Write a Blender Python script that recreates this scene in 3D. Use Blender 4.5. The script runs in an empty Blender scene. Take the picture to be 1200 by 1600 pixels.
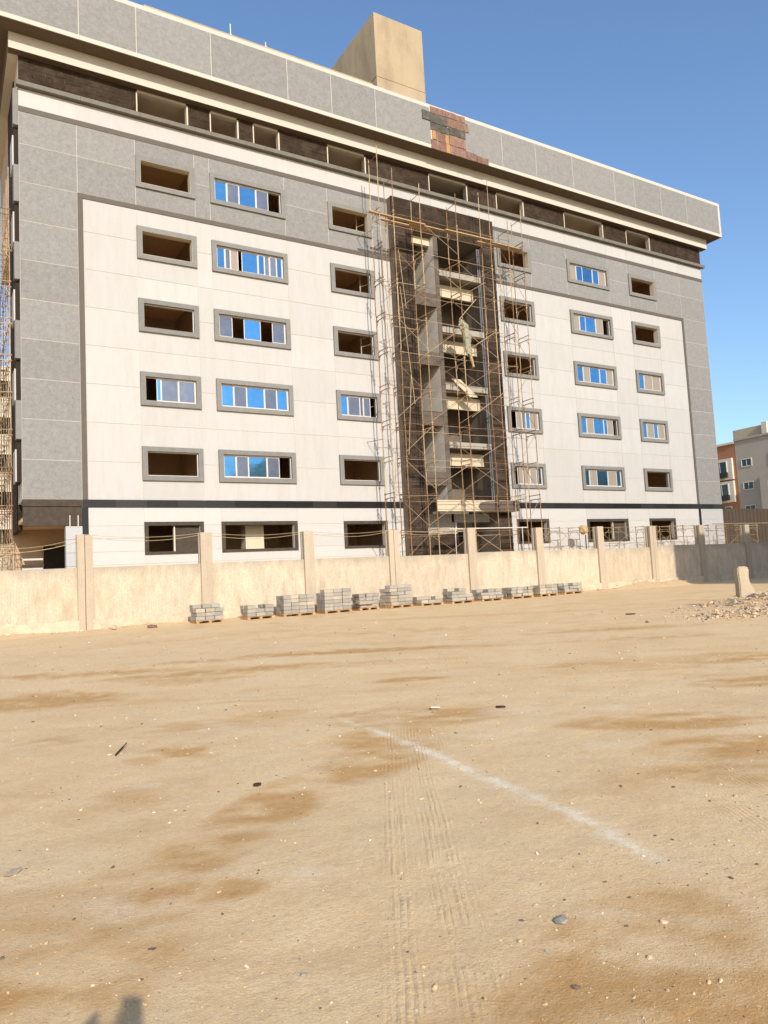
import bpy, bmesh, math, random
import numpy as np
from mathutils import Vector, Matrix, Euler
random.seed(7); rng = np.random.default_rng(7)
SC = bpy.context.scene
COL = SC.collection
R = math.radians

# ------------------------------------------------------------------ camera, light, exposure
CAM = Vector((0.0, -42.12, 1.6))
YAW, PITCH, ROLL = R(31.14), R(4.83), R(-2.98)
def cam_axes():
    f0 = Vector((math.sin(YAW), math.cos(YAW), 0)); r0 = Vector((math.cos(YAW), -math.sin(YAW), 0)); u0 = Vector((0, 0, 1))
    f = math.cos(PITCH)*f0 + math.sin(PITCH)*u0
    u = -math.sin(PITCH)*f0 + math.cos(PITCH)*u0
    return math.cos(ROLL)*r0 + math.sin(ROLL)*u, -math.sin(ROLL)*r0 + math.cos(ROLL)*u, f
ar, au, af = cam_axes()
cam_data = bpy.data.cameras.new('camera')
cam = bpy.data.objects.new('camera', cam_data); COL.objects.link(cam)
M = Matrix((ar, au, -af)).transposed().to_4x4(); M.translation = CAM
cam.matrix_world = M
cam_data.sensor_fit = 'VERTICAL'; cam_data.sensor_height = 36.0
cam_data.lens = 36.0*1150.0/1600.0
cam_data.clip_start = 0.05; cam_data.clip_end = 9000
SC.camera = cam

SUN_EL, SUN_AZ = R(27.5), R(11.6)            # light travels toward +Y and a little toward +X
sun_data = bpy.data.lights.new('sun', 'SUN'); sun_data.energy = 3.0; sun_data.angle = R(0.55); sun_data.color = (1.0, 0.945, 0.845)
sun = bpy.data.objects.new('sun', sun_data); COL.objects.link(sun)
sdir = Vector((math.sin(SUN_AZ)*math.cos(SUN_EL), math.cos(SUN_AZ)*math.cos(SUN_EL), -math.sin(SUN_EL)))
sun.rotation_euler = sdir.to_track_quat('-Z', 'Y').to_euler(); sun.location = (-20, -120, 70)
world = bpy.data.worlds.new('World'); SC.world = world; world.use_nodes = True
wn = world.node_tree.nodes; wl = world.node_tree.links; wn.clear()
wo = wn.new('ShaderNodeOutputWorld'); wb = wn.new('ShaderNodeBackground'); ws = wn.new('ShaderNodeTexSky')
ws.sky_type = 'NISHITA'; ws.sun_disc = False; ws.sun_elevation = SUN_EL; ws.sun_rotation = math.atan2(-sdir.x, -sdir.y)
ws.air_density = 1.15; ws.dust_density = 1.2; ws.ozone_density = 4.6; ws.altitude = 0
wb.inputs['Strength'].default_value = 0.13
wl.new(ws.outputs[0], wb.inputs[0]); wl.new(wb.outputs[0], wo.inputs[0])
SC.view_settings.view_transform = 'Standard'; SC.view_settings.look = 'None'
SC.view_settings.gamma = 1.0; SC.view_settings.exposure = 0.68
try: SC.view_settings.use_curve_mapping = False
except Exception: pass
SC.render.engine = 'CYCLES'
SC.cycles.max_bounces = 8; SC.cycles.diffuse_bounces = 6

# ------------------------------------------------------------------ materials
MATS = {}
WARM = (1.0, 0.942, 0.876)      # warm light put into the base colours, so shade under the blue sky looks warmer
def mat(name, col, rough=0.85, var=0.12, scale=3.0, fine=40.0, bump=0.15, obj_var=0.0, metal=0.0, stretch=(1, 1, 1), dark=None, dark_amt=0.0, spec=0.3, detail=6, bscale=None, bdist=0.01):
    m = bpy.data.materials.new(name); m.use_nodes = True; MATS[name] = m
    col = tuple(a*b for a, b in zip(col, WARM)); dark = None if dark is None else tuple(a*b for a, b in zip(dark, WARM))
    n, l = m.node_tree.nodes, m.node_tree.links
    b = n['Principled BSDF']; b.inputs['Roughness'].default_value = rough; b.inputs['Metallic'].default_value = metal
    b.inputs['Specular IOR Level'].default_value = spec
    g = n.new('ShaderNodeNewGeometry')
    mp = n.new('ShaderNodeMapping'); mp.inputs['Scale'].default_value = stretch
    l.new(g.outputs['Position'], mp.inputs['Vector'])
    t1 = n.new('ShaderNodeTexNoise'); t1.inputs['Scale'].default_value = scale; t1.inputs['Detail'].default_value = detail; t1.inputs['Roughness'].default_value = 0.62
    t2 = n.new('ShaderNodeTexNoise'); t2.inputs['Scale'].default_value = fine; t2.inputs['Detail'].default_value = 3
    l.new(mp.outputs[0], t1.inputs['Vector']); l.new(g.outputs['Position'], t2.inputs['Vector'])
    mx = n.new('ShaderNodeMath'); mx.operation = 'ADD'
    l.new(t1.outputs['Fac'], mx.inputs[0]); l.new(t2.outputs['Fac'], mx.inputs[1])
    mr = n.new('ShaderNodeMapRange'); mr.inputs['From Min'].default_value = 0.65; mr.inputs['From Max'].default_value = 1.35
    mr.inputs['To Min'].default_value = 1 - var; mr.inputs['To Max'].default_value = 1 + var
    l.new(mx.outputs[0], mr.inputs['Value'])
    vm = n.new('ShaderNodeVectorMath'); vm.operation = 'SCALE'; vm.inputs[0].default_value = col
    fac = mr.outputs[0]
    if obj_var:
        oi = n.new('ShaderNodeObjectInfo'); m2 = n.new('ShaderNodeMapRange')
        m2.inputs['To Min'].default_value = 1 - obj_var; m2.inputs['To Max'].default_value = 1 + obj_var
        l.new(oi.outputs['Random'], m2.inputs['Value'])
        mm = n.new('ShaderNodeMath'); mm.operation = 'MULTIPLY'; l.new(fac, mm.inputs[0]); l.new(m2.outputs[0], mm.inputs[1]); fac = mm.outputs[0]
    l.new(fac, vm.inputs['Scale'])
    out = vm.outputs[0]
    if dark is not None:
        t3 = n.new('ShaderNodeTexNoise'); t3.inputs['Scale'].default_value = scale*0.45; t3.inputs['Detail'].default_value = 8; t3.inputs['Roughness'].default_value = 0.7
        l.new(mp.outputs[0], t3.inputs['Vector'])
        rp = n.new('ShaderNodeMapRange'); rp.inputs['From Min'].default_value = 0.5; rp.inputs['From Max'].default_value = 0.68
        rp.inputs['To Min'].default_value = 0; rp.inputs['To Max'].default_value = dark_amt
        l.new(t3.outputs['Fac'], rp.inputs['Value'])
        mc = n.new('ShaderNodeMix'); mc.data_type = 'RGBA'
        l.new(rp.outputs[0], mc.inputs[0]); l.new(out, mc.inputs[6]); mc.inputs[7].default_value = (*dark, 1)
        out = mc.outputs[2]
    l.new(out, b.inputs['Base Color'])
    if bump:
        bp = n.new('ShaderNodeBump'); bp.inputs['Strength'].default_value = bump; bp.inputs['Distance'].default_value = bdist
        if bscale:
            t4 = n.new('ShaderNodeTexNoise'); t4.inputs['Scale'].default_value = bscale; t4.inputs['Detail'].default_value = 4
            l.new(mp.outputs[0], t4.inputs['Vector']); l.new(t4.outputs['Fac'], bp.inputs['Height'])
        else: l.new(t2.outputs['Fac'], bp.inputs['Height'])
        l.new(bp.outputs[0], b.inputs['Normal'])
    return m

W_PANEL = mat('white_panel_stone', (0.44, 0.434, 0.424), 0.75, 0.06, 1.6, 14, 0.1, obj_var=0.045, dark=(0.405, 0.385, 0.355), dark_amt=0.6, stretch=(1.8, 1.8, 0.35))
W_TILE = mat('white_ground_tile', (0.465, 0.464, 0.455), 0.55, 0.04, 2.0, 30, 0.05, obj_var=0.04)
B_TILE = mat('pale_blue_grey_tile', (0.39, 0.40, 0.41), 0.5, 0.04, 2.0, 30, 0.05, obj_var=0.04)
G_PANEL = mat('grey_panel_stone', (0.222, 0.219, 0.212), 0.8, 0.24, 4.5, 16, 0.15, obj_var=0.06, dark=(0.27, 0.27, 0.265), dark_amt=0.65, detail=10)
WALL = mat('pale_render', (0.50, 0.47, 0.415), 0.9, 0.08, 2, 30, 0.1)
STRIP = mat('dark_grey_trim_stone', (0.105, 0.09, 0.075), 0.7, 0.12, 2, 30, 0.1)
LEDGE = mat('ledge_stone', (0.15, 0.14, 0.115), 0.7, 0.25, 3, 40, 0.1)
BELT = mat('black_polished_tile', (0.022, 0.021, 0.021), 0.3, 0.2, 3, 30, 0.0, obj_var=0.45, spec=0.3)
SURR = mat('window_surround_stone', (0.20, 0.197, 0.188), 0.8, 0.16, 3, 40, 0.12, obj_var=0.05)
STONE = mat('dark_brown_split_stone', (0.047, 0.033, 0.023), 0.85, 0.5, 2.2, 26, 0.5, obj_var=0.5, bdist=0.03, spec=0.12, dark=(0.085, 0.065, 0.048), dark_amt=0.7)
STONE2 = mat('dark_brown_stone_course', (0.040, 0.027, 0.018), 0.85, 0.7, 1.6, 18, 0.5, bdist=0.03, spec=0.12, dark=(0.085, 0.065, 0.048), dark_amt=0.7)
ROUGHFR = mat('rough_dark_render', (0.062, 0.05, 0.039), 0.95, 0.4, 4, 40, 0.4)
ALU = mat('white_aluminium', (0.55, 0.53, 0.50), 0.4, 0.03, 3, 30, 0.0)
SOFF_SHADE = mat('brown_soffit_shade', (0.125, 0.095, 0.068), 0.95, 0.1, 1.5, 20, 0.1)
PLAST = mat('grey_plaster', (0.66, 0.63, 0.57), 0.92, 0.1, 1.5, 20, 0.15, dark=(0.54, 0.51, 0.45), dark_amt=0.5)
CREAM = mat('cream_plaster', (0.56, 0.50, 0.39), 0.9, 0.08, 1.5, 20, 0.1)
CREAMB = mat('cream_painted_beam', (0.54, 0.475, 0.35), 0.85, 0.08, 2.5, 30, 0.1, dark=(0.42, 0.36, 0.27), dark_amt=0.5)
INTER = mat('brown_interior_plaster', (0.46, 0.345, 0.235), 0.95, 0.12, 1, 20, 0.1)
GROUT = mat('pale_joint_grout', (0.41, 0.39, 0.355), 0.9, 0.1, 2, 30, 0.05)
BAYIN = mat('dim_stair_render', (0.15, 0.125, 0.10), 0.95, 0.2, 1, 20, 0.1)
DUSTJ = mat('dusty_mortar', (0.15, 0.122, 0.095), 0.95, 0.3, 3, 30, 0.2)
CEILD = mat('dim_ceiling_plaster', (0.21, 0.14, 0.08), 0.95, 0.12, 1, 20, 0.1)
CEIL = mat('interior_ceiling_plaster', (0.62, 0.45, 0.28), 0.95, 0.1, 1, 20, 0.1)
CEMENT = mat('grey_cement', (0.34, 0.315, 0.27), 0.92, 0.18, 1.6, 30, 0.25, dark=(0.22, 0.20, 0.18), dark_amt=0.6)
CEMENTP = mat('purple_grey_cement', (0.115, 0.092, 0.075), 0.92, 0.25, 3, 40, 0.3)
CONC = mat('bare_concrete', (0.38, 0.305, 0.205), 0.92, 0.14, 0.9, 18, 0.25, dark=(0.25, 0.195, 0.125), dark_amt=0.75, stretch=(1, 1, 0.35), detail=9)
FENCE = mat('sandy_precast_panel', (0.50, 0.425, 0.325), 0.95, 0.24, 1.4, 24, 0.0, dark=(0.37, 0.305, 0.22), dark_amt=0.75, stretch=(2.6, 2.6, 0.7), obj_var=0.09)
def fence_relief(m):
    n, l = m.node_tree.nodes, m.node_tree.links; b = n['Principled BSDF']
    g = n.new('ShaderNodeNewGeometry'); mp = n.new('ShaderNodeMapping'); mp.inputs['Scale'].default_value = (1, 1, 0.22); l.new(g.outputs['Position'], mp.inputs['Vector'])
    wv = n.new('ShaderNodeTexWave'); wv.inputs['Scale'].default_value = 2.4; wv.inputs['Distortion'].default_value = 9.0; wv.inputs['Detail'].default_value = 4; wv.inputs['Detail Scale'].default_value = 2.2
    l.new(mp.outputs[0], wv.inputs['Vector'])
    t = n.new('ShaderNodeTexNoise'); t.inputs['Scale'].default_value = 9; t.inputs['Detail'].default_value = 6; l.new(g.outputs['Position'], t.inputs['Vector'])
    a = n.new('ShaderNodeMath'); a.operation = 'ADD'; l.new(wv.outputs['Fac'], a.inputs[0]); l.new(t.outputs['Fac'], a.inputs[1])
    bp = n.new('ShaderNodeBump'); bp.inputs['Strength'].default_value = 0.3; bp.inputs['Distance'].default_value = 0.03
    l.new(a.outputs[0], bp.inputs['Height']); l.new(bp.outputs[0], b.inputs['Normal'])
    # damp grey weathering along the top edge and sand splash at the foot
    old = b.inputs['Base Color'].links[0].from_socket
    sp = n.new('ShaderNodeSeparateXYZ'); l.new(g.outputs['Position'], sp.inputs[0])
    t2 = n.new('ShaderNodeTexNoise'); t2.inputs['Scale'].default_value = 0.9; t2.inputs['Detail'].default_value = 7; l.new(g.outputs['Position'], t2.inputs['Vector'])
    m1 = n.new('ShaderNodeMath'); m1.operation = 'MULTIPLY_ADD'; l.new(t2.outputs['Fac'], m1.inputs[0]); m1.inputs[1].default_value = 1.5; l.new(sp.outputs['Z'], m1.inputs[2])
    mr = n.new('ShaderNodeMapRange'); mr.inputs['From Min'].default_value = 2.75; mr.inputs['From Max'].default_value = 3.35; mr.inputs['To Max'].default_value = 0.7; l.new(m1.outputs[0], mr.inputs['Value'])
    mx = n.new('ShaderNodeMix'); mx.data_type = 'RGBA'; l.new(mr.outputs[0], mx.inputs[0]); l.new(old, mx.inputs[6]); mx.inputs[7].default_value = (0.29, 0.25, 0.195, 1); l.new(mx.outputs[2], b.inputs['Base Color'])
fence_relief(FENCE)
POST = mat('concrete_post', (0.43, 0.365, 0.28), 0.92, 0.13, 1.5, 24, 0.3, stretch=(3, 3, 0.5), obj_var=0.05, dark=(0.34, 0.285, 0.21), dark_amt=0.4)
FOOT = mat('pale_footing', (0.52, 0.455, 0.345), 0.95, 0.25, 2.5, 30, 0.5, dark=(0.33, 0.29, 0.22), dark_amt=0.7)
RUST = mat('rusty_tube', (0.25, 0.16, 0.09), 0.65, 0.5, 1.6, 9, 0.1, obj_var=0.22, metal=0.1, dark=(0.19, 0.085, 0.035), dark_amt=0.7)
PALE = mat('weathered_tube', (0.37, 0.285, 0.18), 0.6, 0.4, 1.6, 9, 0.1, obj_var=0.2, dark=(0.3, 0.17, 0.08), dark_amt=0.6)
WOOD = mat('weathered_plank', (0.46, 0.32, 0.18), 0.9, 0.3, 3, 30, 0.2, obj_var=0.15, stretch=(0.5, 3, 3))
PALLET = mat('pallet_wood', (0.42, 0.26, 0.13), 0.9, 0.3, 4, 30, 0.2, obj_var=0.2)
BLOCK = mat('grey_concrete_block', (0.315, 0.297, 0.265), 0.95, 0.18, 4, 40, 0.4, obj_var=0.16)
BLOCKD = mat('dusty_concrete_block', (0.40, 0.35, 0.27), 0.95, 0.18, 4, 40, 0.4, obj_var=0.14)
REDST = mat('red_granite', (0.20, 0.115, 0.09), 0.85, 0.5, 3, 30, 0.3, obj_var=0.15, dark=(0.33, 0.24, 0.18), dark_amt=0.7, stretch=(3, 3, .8))
DKST = mat('dark_split_granite', (0.085, 0.078, 0.064), 0.8, 0.6, 3, 25, 0.6, obj_var=0.1, bdist=0.03, dark=(0.30, 0.29, 0.25), dark_amt=0.35)
ORST = mat('rust_streak_stone', (0.40, 0.22, 0.09), 0.8, 0.25, 3, 30, 0.3)
TARP = mat('faded_green_tarp', (0.31, 0.31, 0.225), 0.8, 0.35, 4, 20, 0.3)
PIPE = mat('grey_pipe', (0.10, 0.10, 0.11), 0.5, 0.15, 2, 20, 0)
SCREEN = mat('insect_screen', (0.27, 0.265, 0.285), 0.25, 0.06, 2, 60, 0, spec=0.75)
CURT = mat('tan_blind', (0.27, 0.235, 0.195), 0.55, 0.08, 2, 60, 0, spec=0.5)
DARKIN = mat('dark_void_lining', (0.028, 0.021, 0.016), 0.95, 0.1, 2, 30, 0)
ROPE = mat('yellowed_rope', (0.45, 0.36, 0.22), 0.9, 0.2, 5, 30, 0)
HOARD = mat('brown_hoarding', (0.07, 0.052, 0.036), 0.8, 0.12, 1, 30, 0.05, obj_var=0.08)
ORANGEB = mat('burnt_orange_render', (0.40, 0.19, 0.095), 0.9, 0.08, 0.5, 10, 0.05)
GREYB = mat('taupe_render', (0.42, 0.385, 0.33), 0.9, 0.1, 0.5, 10, 0.05)
CHAR = mat('charcoal_render', (0.10, 0.10, 0.105), 0.9, 0.1, 0.5, 10, 0.05)
BEIGEB = mat('beige_render', (0.50, 0.42, 0.31), 0.9, 0.1, 0.5, 10, 0.05)
STAIN = mat('white_trim_render', (0.66, 0.62, 0.53), 0.85, 0.05, 1, 20, 0.05)
PALESTONE = mat('pale_broken_concrete', (0.43, 0.36, 0.265), 0.95, 0.15, 3, 25, 0.5)
IRON = mat('black_iron', (0.03, 0.03, 0.03), 0.5, 0.1, 3, 30, 0)
CLOTH = mat('dark_cloth', (0.04, 0.045, 0.06), 0.9, 0.2, 5, 40, 0.1)
SKIN = mat('skin', (0.42, 0.27, 0.19), 0.6, 0.08, 5, 40, 0)

def glass(name, col, rough):
    m = bpy.data.materials.new(name); m.use_nodes = True
    n, l = m.node_tree.nodes, m.node_tree.links
    b = n['Principled BSDF']; b.inputs['Base Color'].default_value = (*col, 1)
    b.inputs['Metallic'].default_value = 0.92; b.inputs['Roughness'].default_value = rough
    t = n.new('ShaderNodeTexNoise'); t.inputs['Scale'].default_value = 1.1
    g = n.new('ShaderNodeNewGeometry'); l.new(g.outputs['Position'], t.inputs['Vector'])
    bp = n.new('ShaderNodeBump'); bp.inputs['Strength'].default_value = 0.12; bp.inputs['Distance'].default_value = 0.06
    l.new(t.outputs['Fac'], bp.inputs['Height']); l.new(bp.outputs[0], b.inputs['Normal'])
    oi = n.new('ShaderNodeObjectInfo'); t2 = n.new('ShaderNodeTexNoise'); t2.inputs['Scale'].default_value = 2.5; t2.inputs['Detail'].default_value = 6; l.new(g.outputs['Position'], t2.inputs['Vector'])
    a = n.new('ShaderNodeMath'); a.operation = 'ADD'; l.new(oi.outputs['Random'], a.inputs[0]); l.new(t2.outputs['Fac'], a.inputs[1])
    mr = n.new('ShaderNodeMapRange'); mr.inputs['From Min'].default_value = 0.3; mr.inputs['From Max'].default_value = 1.7; mr.inputs['To Min'].default_value = 0.7; mr.inputs['To Max'].default_value = 1.15; l.new(a.outputs[0], mr.inputs['Value'])
    v = n.new('ShaderNodeVectorMath'); v.operation = 'SCALE'; v.inputs[0].default_value = col; l.new(mr.outputs[0], v.inputs['Scale']); l.new(v.outputs[0], b.inputs['Base Color'])
    r2 = n.new('ShaderNodeMapRange'); r2.inputs['From Min'].default_value = .45; r2.inputs['From Max'].default_value = .7; r2.inputs['To Min'].default_value = rough; r2.inputs['To Max'].default_value = rough+.05; l.new(t2.outputs['Fac'], r2.inputs['Value']); l.new(r2.outputs[0], b.inputs['Roughness'])
    return m
BLUE = glass('blue_mirror_glass', (0.135, 0.36, 0.59), 0.05)
SCREEN = glass('insect_screen_over_glass', (0.165, 0.182, 0.23), 0.3); SCREEN.node_tree.nodes['Principled BSDF'].inputs['Metallic'].default_value = 0.55
DKGLASS = glass('dark_far_glass', (0.07, 0.08, 0.09), 0.08)

# ------------------------------------------------------------------ helpers
WLOC = {}
def wl_of(p): return WLOC.get(p.name, Vector((0, 0, 0))) if p else Vector((0, 0, 0))
def link(name, me, parent=None, loc=(0, 0, 0)):
    o = bpy.data.objects.new(name, me); COL.objects.link(o)
    loc = Vector(loc)
    if parent: o.parent = parent
    o.location = loc - wl_of(parent)
    WLOC[o.name] = loc
    return o
def tag(o, label=None, cat=None, group=None, kind=None):
    if label: o['label'] = label
    if cat: o['category'] = cat
    if group: o['group'] = group
    if kind: o['kind'] = kind
    return o
def thing(name, loc, label, cat, group=None):
    return tag(link(name, None, None, loc), label, cat, group)

CUBE_F = [(0, 3, 2, 1), (4, 5, 6, 7), (0, 1, 5, 4), (1, 2, 6, 5), (2, 3, 7, 6), (3, 0, 4, 7)]
BOXC = {}
def box_mesh(dx, dy, dz, m, bev=0.0):
    key = (round(dx, 3), round(dy, 3), round(dz, 3), m.name, bev)
    if key in BOXC: return BOXC[key]
    me = bpy.data.meshes.new('box')
    x, y, z = dx/2, dy/2, dz/2
    vs = [(-x, -y, -z), (x, -y, -z), (x, y, -z), (-x, y, -z), (-x, -y, z), (x, -y, z), (x, y, z), (-x, y, z)]
    if bev:
        bm = bmesh.new(); bv = [bm.verts.new(v) for v in vs]
        for f in CUBE_F: bm.faces.new([bv[i] for i in f])
        bmesh.ops.bevel(bm, geom=bm.edges[:], offset=bev, segments=1, affect='EDGES')
        bm.to_mesh(me); bm.free()
    else: me.from_pydata(vs, [], CUBE_F)
    me.materials.append(m); BOXC[key] = me
    return me
def box(name, x0, x1, y0, y1, z0, z1, m, parent=None, bev=0.0, rot=None):
    o = link(name, box_mesh(abs(x1-x0), abs(y1-y0), abs(z1-z0), m, bev), parent, ((x0+x1)/2, (y0+y1)/2, (z0+z1)/2))
    if rot: o.rotation_euler = rot
    return o
class MB:
    def __init__(s): s.v = []; s.f = []; s.mi = []; s.cur = 0
    def add(s, vs, fs):
        b = len(s.v); s.v += [tuple(v) for v in vs]; s.f += [tuple(i+b for i in f) for f in fs]; s.mi += [s.cur]*len(fs)
    def box(s, x0, x1, y0, y1, z0, z1):
        s.add([(x0, y0, z0), (x1, y0, z0), (x1, y1, z0), (x0, y1, z0), (x0, y0, z1), (x1, y0, z1), (x1, y1, z1), (x0, y1, z1)], CUBE_F)
    def obox(s, c, d, rot):
        m = rot if isinstance(rot, Matrix) else Euler(rot).to_matrix(); c = Vector(c); x, y, z = d[0]/2, d[1]/2, d[2]/2
        s.add([c + m @ Vector(p) for p in [(-x, -y, -z), (x, -y, -z), (x, y, -z), (-x, y, -z), (-x, -y, z), (x, -y, z), (x, y, z), (-x, y, z)]], CUBE_F)
    def tube(s, p, q, r, n=6):
        p, q = Vector(p), Vector(q); d = (q-p).normalized(); a = d.orthogonal().normalized(); b = d.cross(a)
        vs = []
        for c in (p, q):
            for i in range(n):
                t = 2*math.pi*i/n; vs.append(c + r*(math.cos(t)*a + math.sin(t)*b))
        s.add(vs, [(i, (i+1) % n, n+(i+1) % n, n+i) for i in range(n)] + [tuple(range(n-1, -1, -1)), tuple(range(n, 2*n))])
    def path(s, pts, r, n=5):
        for a, b in zip(pts[:-1], pts[1:]): s.tube(a, b, r, n)
    def prism(s, pts, y0, y1):      # polygon in XZ, extruded along Y
        k = len(pts)
        s.add([(x, y0, z) for x, z in pts] + [(x, y1, z) for x, z in pts], [tuple(range(k)), tuple(range(2*k-1, k-1, -1))] + [((i+1) % k, i, k+i, k+(i+1) % k) for i in range(k)])
    def build(s, name, m, parent=None, smooth=False):
        me = bpy.data.meshes.new(name)
        a = np.array(s.v, dtype=float); c = (a.min(0)+a.max(0))/2; c[2] = a[:, 2].min()
        me.from_pydata((a-c).tolist(), [], s.f)
        ms = m if isinstance(m, (list, tuple)) else [m]
        for k in ms: me.materials.append(k)
        if len(ms) > 1: me.polygons.foreach_set('material_index', s.mi)
        if smooth: me.polygons.foreach_set('use_smooth', [True]*len(me.polygons))
        me.update()
        return link(name, me, parent, c)
def rock_mesh(name, m, seed, sub=1, squash=(1, 1, 0.7), rough=0.28):
    r = random.Random(seed); bm = bmesh.new()
    bmesh.ops.create_icosphere(bm, subdivisions=sub, radius=1.0)
    for v in bm.verts:
        k = 1 + r.uniform(-rough, rough); v.co = Vector((v.co.x*squash[0]*k, v.co.y*squash[1]*k, v.co.z*squash[2]*k))
    me = bpy.data.meshes.new(name); bm.to_mesh(me); bm.free(); me.materials.append(m)
    return me

# ------------------------------------------------------------------ ground
def axis(lo_f, lo_d, hi_d, hi_f, step, growth=1.16):
    mid = list(np.arange(lo_d, hi_d+1e-6, step)); s = step; x = hi_d; up = []
    while x < hi_f: s *= growth; x += s; up.append(x)
    s = step; x = lo_d; dn = []
    while x > lo_f: s *= growth; x -= s; dn.append(x)
    return np.array(dn[::-1] + mid + up)
xs = axis(-4000, -1.2, 9.0, 4000, 0.045, 1.05); ys = axis(-4000, -41.6, -33.0, 4000, 0.045, 1.05)
XX, YY = np.meshgrid(xs, ys)
def vnoise(x, y, scale, seed):
    r = np.random.default_rng(seed); n = 257; g = r.random((n, n))
    u, v = x/scale, y/scale; i, j = np.floor(u).astype(int), np.floor(v).astype(int); fu, fv = u-i, v-j
    fu = fu*fu*(3-2*fu); fv = fv*fv*(3-2*fv); i %= 256; j %= 256
    return (g[j, i]*(1-fu)+g[j, i+1]*fu)*(1-fv) + (g[j+1, i]*(1-fu)+g[j+1, i+1]*fu)*fv
def fbm(x, y, s, seed, o=5):
    t = 0; a = 0.5
    for k in range(o): t = t + a*vnoise(x, y, s, seed+k); s *= 0.5; a *= 0.5
    return t
def ell(cx, cy, a, b, ang, x=XX, y=YY):
    c, s = math.cos(ang), math.sin(ang); u = ((x-cx)*c+(y-cy)*s)/a; v = (-(x-cx)*s+(y-cy)*c)/b
    return np.clip(1-(u*u+v*v), 0, 1)
near = np.exp(-(((XX-6)/60)**2 + ((YY+25)/60)**2))
H = near*(0.10*(fbm(XX, YY, 6.0, 3)-0.48) + 0.035*(fbm(XX, YY, 1.1, 11)-0.48) + 0.012*(fbm(XX, YY, 0.25, 21)-0.48))
clear = np.clip(np.hypot(XX, YY+42.1)/2.5, 0, 1)
def ground_extra(x, y):
    h = 0.36*np.exp(-(((x-22.9)/1.9)**2+((y+27.9)/1.2)**2)) + 0.12*np.exp(-(((x-19.6)/1.8)**2+((y+29.9)/1.0)**2))
    h = h + 0.45*np.exp(-(((x-36.4)/1.3)**2+((y+11.25)/0.45)**2)) + 0.35*np.exp(-(((x-40)/2.0)**2+((y+11.3)/0.4)**2))
    for cx in (2, 7, 11.5, 33): h = h + 0.10*np.exp(-(((x-cx)/1.6)**2+((y+11.3)/0.4)**2))
    return h
H = H*clear + ground_extra(XX, YY)*(0.75+0.5*fbm(XX, YY, 0.8, 41))
stain = np.zeros_like(XX)
dax = math.atan2(0.856, 0.517); lat = math.atan2(-0.517, 0.856)
for cx, cy, a, b, ang, s in [
    (7.5, -28.2, 2.2, 0.45, lat, 1), (4.2, -28.9, 2.0, 0.35, lat+0.15, .75), (1.2, -29.8, 1.3, 0.7, lat, 1.0), (2.3, -26.9, 1.9, 0.32, lat, .85),
    (4.6, -27.0, 1.1, .25, lat, .6), (1.95, -34.9, 0.45, 0.35, 0, .9), (1.35, -37.6, .42, .25, .4, .9), (2.05, -37.0, .75, .3, .7, .9), (3.1, -36.5, .95, .35, .5, .8), (1.15, -38.15, .33, .14, lat, 1),
    (6.25, -37.1, 1.0, .35, lat, .9), (5.8, -38.2, .8, .4, lat, .9), (5.0, -38.6, .7, .3, lat, .6), (2.3, -40.0, .75, .38, lat+.9, 1), (2.45, -40.45, .6, .3, lat+.6, .9), (.45, -38.6, .55, .33, .3, .8), (.2, -38.7, .5, .5, 0, .8),
    (6.0, -32.6, .6, .2, lat, .7), (0.85, -37.9, .35, .3, .6, .6), (3.6, -35.7, .7, .4, .3, .6), (4.6, -35.0, .6, .9, dax, .7), (1.5, -39.9, .35, .25, 1, .5),
    (2.8, -33.6, .9, .3, lat+.4, .55), (8.9, -33.5, 1.2, .3, lat, .6), (11.0, -35.0, 1.3, .45, lat, .8), (9.3, -36.5, 1.1, .4, lat, .7), (12.5, -31.5, 1.6, .4, lat, .6), (14, -29.5, 2.2, .4, lat, .6), (9.8, -30.0, 1.4, .25, lat, .5),
    (15.5, -21, 3.2, .5, lat, .4), (5.5, -20, 3.5, .4, lat+.5, .35), (10, -24, 3, .35, lat, .4), (21, -20, 3, .4, .2, .35), (1.25, -36.1, .6, .3, .4, .45), (4.2, -38.3, .5, .3, .2, .35), (1.3, -33.2, .8, .3, .3, .4)]:
    stain = np.maximum(stain, s*ell(cx, cy, a*1.2, b*1.25, ang)**.6)
# smear the damp patches with noise drawn out along the old wheel direction and break their rims
uu, vv = XX*math.cos(lat)+YY*math.sin(lat), -XX*math.sin(lat)+YY*math.cos(lat)
nz_ = fbm(uu*.5, vv, 0.17, 77, 5); nz2 = fbm(uu*.5, vv, 1.6, 78, 5)
stain = np.clip(stain*np.clip(nz_*2.4+nz2*1.3-1.15, 0, 1.2)*1.6, 0, 1)
scuff = np.clip(fbm(uu*.22, vv, 0.4, 83, 5)-0.54, 0, 1)*3.6*np.clip(fbm(XX, YY, 5.0, 84, 3)-0.38, 0, 1)*3
stain = np.clip(np.maximum(stain, scuff*near), 0, 1)
pts = [(4.2, -33.6), (3.87, -34.49), (3.8, -36.07), (3.6, -37.49), (3.47, -38.55), (3.31, -39.18), (3.23, -39.92), (3.15, -40.6)]
chalk = np.zeros_like(XX)
for (ax, ay), (bx, by) in zip(pts[:-1], pts[1:]):
    dx, dy = bx-ax, by-ay; t = np.clip(((XX-ax)*dx+(YY-ay)*dy)/(dx*dx+dy*dy), 0, 1)
    d = np.hypot(XX-ax-t*dx, YY-ay-t*dy); chalk = np.maximum(chalk, np.exp(-(d/0.045)**2)*0.75 + 0.34*np.exp(-(d/0.15)**2))
along = np.interp(YY, [-40.6, -39.6, -39.25, -39.0, -37.4, -35.9, -34.9, -34.3, -33.6], [.0, .14, .4, .9, .95, .8, .5, .28, .05])
chalk = chalk*along*np.clip(2.6*fbm(XX, YY, .13, 91, 4)-.35, .1, 1.25)
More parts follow.
